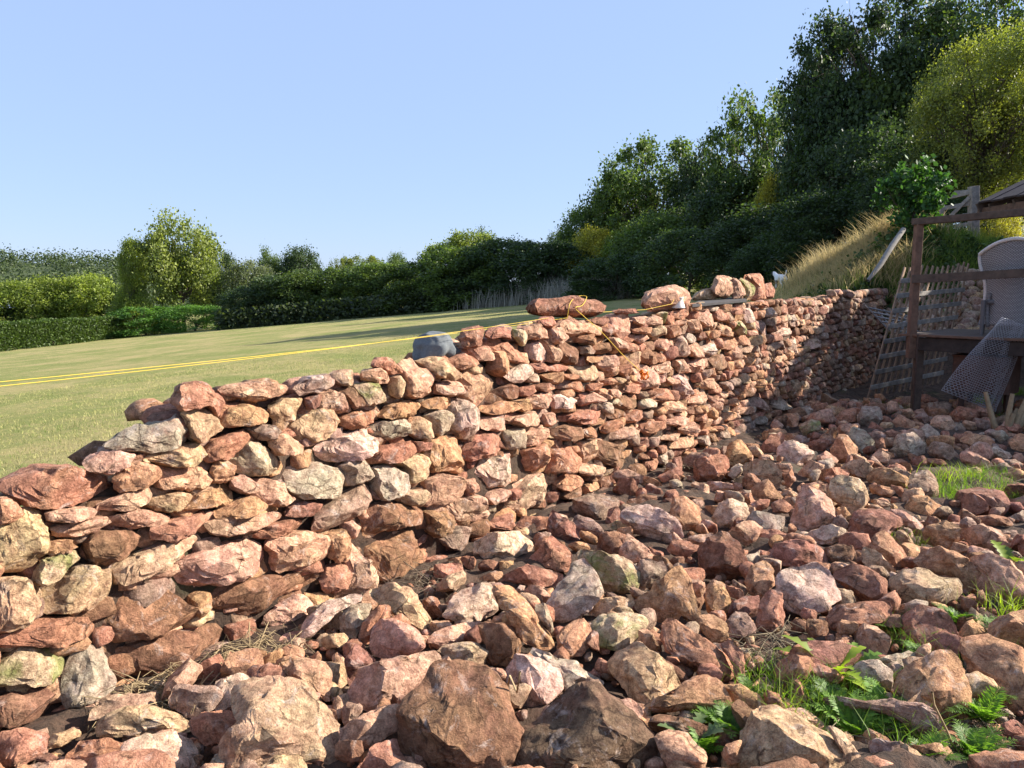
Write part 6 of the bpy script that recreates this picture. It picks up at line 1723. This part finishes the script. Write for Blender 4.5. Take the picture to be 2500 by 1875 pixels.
def rosette(seed, n=12, L=0.22, w=0.035, up=0.8):
    rng = np.random.RandomState(seed); V = []; F = []
    for k in range(n):
        a = rng.uniform(0, 6.28); l = L * rng.uniform(.6, 1.15); d = np.array([math.cos(a), math.sin(a), 0]); s = np.array([-d[1], d[0], 0]); t = rng.uniform(.3, 1.0) * up; N = 14; n0 = len(V)
        for i in range(N + 1):
            q = i / N; c = d * l * q * math.sin(t + q * .5) + np.array([0, 0, l * q * math.cos(t + q * .6)])
            ww = w * (0.25 + 0.9 * q) * (1 - q ** 6) * (1.0 if i % 2 else 0.5) * rng.uniform(.8, 1.2) if i < N else 0.001
            V += [c - s * ww + np.array([0, 0, ww * .4]), c, c + s * ww + np.array([0, 0, ww * .4])]
        for i in range(N):
            for j in (0, 1): F.append([n0 + i * 3 + j, n0 + i * 3 + j + 1, n0 + i * 3 + j + 4, n0 + i * 3 + j + 3])
    return mesh_np('leaves', V, F, False)
FERNS = [fern(s) for s in range(4)]; ROS = [rosette(9), rosette(5, 10, 0.14, 0.03, 1.1)]
TUFT = []
for s in range(3):
    rng = np.random.RandomState(60 + s); P = rng.normal(size=(130, 3)) * np.array([.06, .06, 0]); TUFT.append(mesh_np('tuft', *blades(P, 0.1, 0.004, rng, 1.3), False))
def weed(name, me, px, py, sc, col, label, cat, group, z=0.02):
    p = ground_hit(px, py, z); r = random.Random(int(px * 7 + py)); o = link(name, me, M_WEED, loc=tuple(p - np.array([0, 0, z])), color=(*col, 1)); o.scale = (sc, sc, sc); o.rotation_euler = (0, 0, r.uniform(0, 6.28)); tag(o, label, cat, group); return o
GF = (0.15, 0.27, 0.05); GY = (0.25, 0.34, 0.05); fg = 'feathery weeds among the rocks'
for i, (px, py, s, lb) in enumerate([
    (2090, 1790, 1.25, 'largest feathery green weed clump left of the pale ridged boulder top'), (2030, 1730, 1.0, 'feathery weed behind the pale ridged boulder'), (2150, 1740, 1.1, 'feathery weed in front of the flat dull brown rock'),
    (1960, 1700, 0.9, 'feathery weed at the edge of the dark bare patch'), (1790, 1790, 1.0, 'feathery weed between the dark boulder and the pale ridged boulder'), (1740, 1760, 0.8, 'small feathery weed on the soil clod'),
    (1720, 1830, 0.9, 'feathery weed low at the bottom edge beside the dark boulder'), (2180, 1540, 1.0, 'feathery weed left of the rounded red rock'), (2340, 1520, 1.0, 'feathery weed right of the rounded red rock'),
    (2450, 1560, 1.1, 'feathery weed at the right edge above the big smooth rock'), (2400, 1760, 1.2, 'feathery weed in the shade of the big smooth rock'), (2440, 1700, 1.0, 'feathery weed at the right edge below the big smooth rock'),
    (2260, 1860, 1.0, 'feathery weed at the bottom edge right of centre'), (2380, 1850, 1.1, 'feathery weed at the bottom right corner'), (1830, 1700, 0.8, 'feathery weed on the orange rock beside the dark patch'),
    (2040, 1850, 0.9, 'feathery weed at the bottom edge beside the pale ridged boulder'), (2260, 1610, 0.9, 'feathery weed beside the grey angular rock')]):
    weed('feathery_weed', FERNS[i % 4], px, py, s * 0.9, tuple(c * random.Random(i).uniform(.8, 1.2) for c in GF), lb, 'weed', fg)
weed('dandelion', ROS[0], 2030, 1660, 1.15, GY, 'bright green dandelion with toothed upright leaves beside the grey angular rock', 'weed', None)
weed('dandelion', ROS[1], 2075, 1640, 1.2, GF, 'darker dandelion rosette just behind the bright one', 'weed', None)
weed('broad_leaf_weed', ROS[1], 1880, 1290, 0.9, GY, 'small bright leafy weed in the upper middle of the heap', 'weed', None)
weed('broad_leaf_weed', ROS[1], 2462, 1385, 1.5, GY, 'yellow-green leafy weed at the right edge of the heap', 'weed', None)
weed('broad_leaf_weed', ROS[1], 1690, 1820, 1.1, (0.16, 0.22, 0.1), 'pale-leaved weed beside the very dark boulder', 'weed', None)
gt = 'grass tufts among the rocks'
tl = [(2310, 1175), (2350, 1200), (2390, 1180), (2430, 1210), (2460, 1190), (2330, 1225), (2400, 1230), (2290, 1195), (2480, 1225), (2365, 1165), (2440, 1165), (2000, 1700), (1930, 1740), (2130, 1680), (2210, 1560), (2470, 1500), (2330, 1640),
      (1880, 1680), (2210, 1330), (2350, 1010), (2440, 1030), (2480, 1000), (2460, 960), (2180, 1005), (2500, 1040), (1995, 1775), (2190, 1800), (2480, 1640), (2440, 985), (2490, 960), (2400, 985)]
for i, (px, py) in enumerate(tl):
    near = min(((abs(px - c[0]) + abs(py - c[1]), nm) for nm, c in lmpos.items()))[1]
    rank = sum(1 for q in tl[:i] if min(((abs(q[0] - c[0]) + abs(q[1] - c[1]), nm) for nm, c in lmpos.items()))[1] == near)
    side = 'right of' if px > lmpos[near][0] else 'left of'
    words = ['', 'second ', 'third ', 'fourth ', 'fifth ', 'sixth ', 'seventh ', 'eighth ', 'ninth ', 'tenth ', 'eleventh ', 'twelfth ', 'thirteenth ', 'fourteenth ', 'fifteenth ', 'sixteenth ', 'seventeenth ', 'eighteenth ', 'nineteenth ', 'twentieth ']
    weed('grass_tuft', TUFT[i % 3], px, py, 1.0 + 0.5 * random.Random(i).random(), (0.13, 0.22, 0.04) if i % 3 else GY, f'{words[min(rank, 19)]}green grass tuft {side} {SHORT[near]}', 'grass tuft', gt)
# woody stems at far right
rr_ = random.Random(2)
st = empty('cut_shrub', tuple(P3(2470, 960, 8.2) * np.array([1, 1, 0])), 'stump of a cut-back shrub with pale sawn stems at the right edge', 'shrub stump')
for k in range(7):
    a = rr_.uniform(-1, 1); b = rr_.uniform(-.6, .6); l = rr_.uniform(.25, .55); V = []; F = []
    tube(V, F, [(a * .1, b * .1, 0), (a * .2, b * .15, l * .5), (a * .3 + .03, b * .25, l)], [.035, .03, .022], 7)
    link('stem', mesh_np('stem', V, F), simple_mat('pale_stem', (0.3, 0.22, 0.13), 0.85, 20, 0.35, 0.4) if k == 0 else bpy.data.materials['pale_stem'], st)
# dead roots and straw
def straw(name, spots, n, label, col, seed, rad=0.0022, L=0.12):
    rng = np.random.RandomState(seed); V = []; F = []
    for k in range(n):
        px, py, sx, sy = spots[rng.randint(len(spots))]; p = ground_hit(px + rng.normal() * sx, py + rng.normal() * sy, 0.02)
        if np.dot(p - W0, WN) < 0.05: continue
        a = rng.uniform(0, 6.28); l = L * rng.uniform(.4, 1.6); d = np.array([math.cos(a), math.sin(a), 0]); bd = rng.normal(size=3) * l * .3; bd[2] = abs(bd[2]) * .8
        r0 = rad * rng.uniform(.5, 1.5)
        tube(V, F, [p, p + d * l * .33 + bd * .6, p + d * l * .66 + bd, p + d * l + np.array([0, 0, rng.uniform(0, .03)])], [r0, r0, r0 * .8, r0 * .4], 4)
    c = np.mean(V, 0); o = link(name, mesh_np(name, np.array(V) - c, F), simple_mat(name + '_fibre', col, 0.9, 30, 0.35, 0), loc=tuple(c)); tag(o, label, 'dead roots', kind='stuff')
straw('dead_roots', [(560, 1600, 70, 35), (430, 1680, 50, 20), (640, 1580, 50, 25), (350, 1710, 40, 15)], 520, 'tangle of dry roots and stalks at the foot of the near wall', (0.3, 0.22, 0.12), 1)
straw('root_tangle', [(1000, 1430, 45, 35), (960, 1460, 40, 30), (1060, 1400, 30, 20), (1330, 1190, 70, 15), (1480, 1160, 60, 14)], 420, 'thin roots and stalks in the dark soil hollows along the wall foot', (0.16, 0.12, 0.08), 2, 0.0018, 0.1)
straw('dry_straw', [(1880, 1590, 50, 35), (1950, 1680, 40, 30), (2100, 985, 60, 12), (2250, 975, 70, 12), (1830, 1070, 50, 12), (2380, 1800, 60, 40), (1700, 1120, 40, 15)], 620, 'dry straw and debris on the bare soil patches', (0.2, 0.16, 0.1), 3, 0.002, 0.12)
for i, (pts, lb) in enumerate([([(1215, 1760), (1235, 1700), (1245, 1650), (1262, 1690), (1270, 1640)], 'forked dry stalk standing in front of the very dark boulder'),
                               ([(2340, 1850), (2310, 1780), (2280, 1720), (2275, 1690)], 'long bent dry stalk at the lower right corner')]):
    base = ground_hit(pts[0][0], pts[0][1], 0.0)[1]; o = tube_obj('dry_stalk', [P3(a, b, base - 0.03 * k) for k, (a, b) in enumerate(pts)], 0.004, bpy.data.materials['dead_roots_fibre']); tag(o, lb, 'stalk')
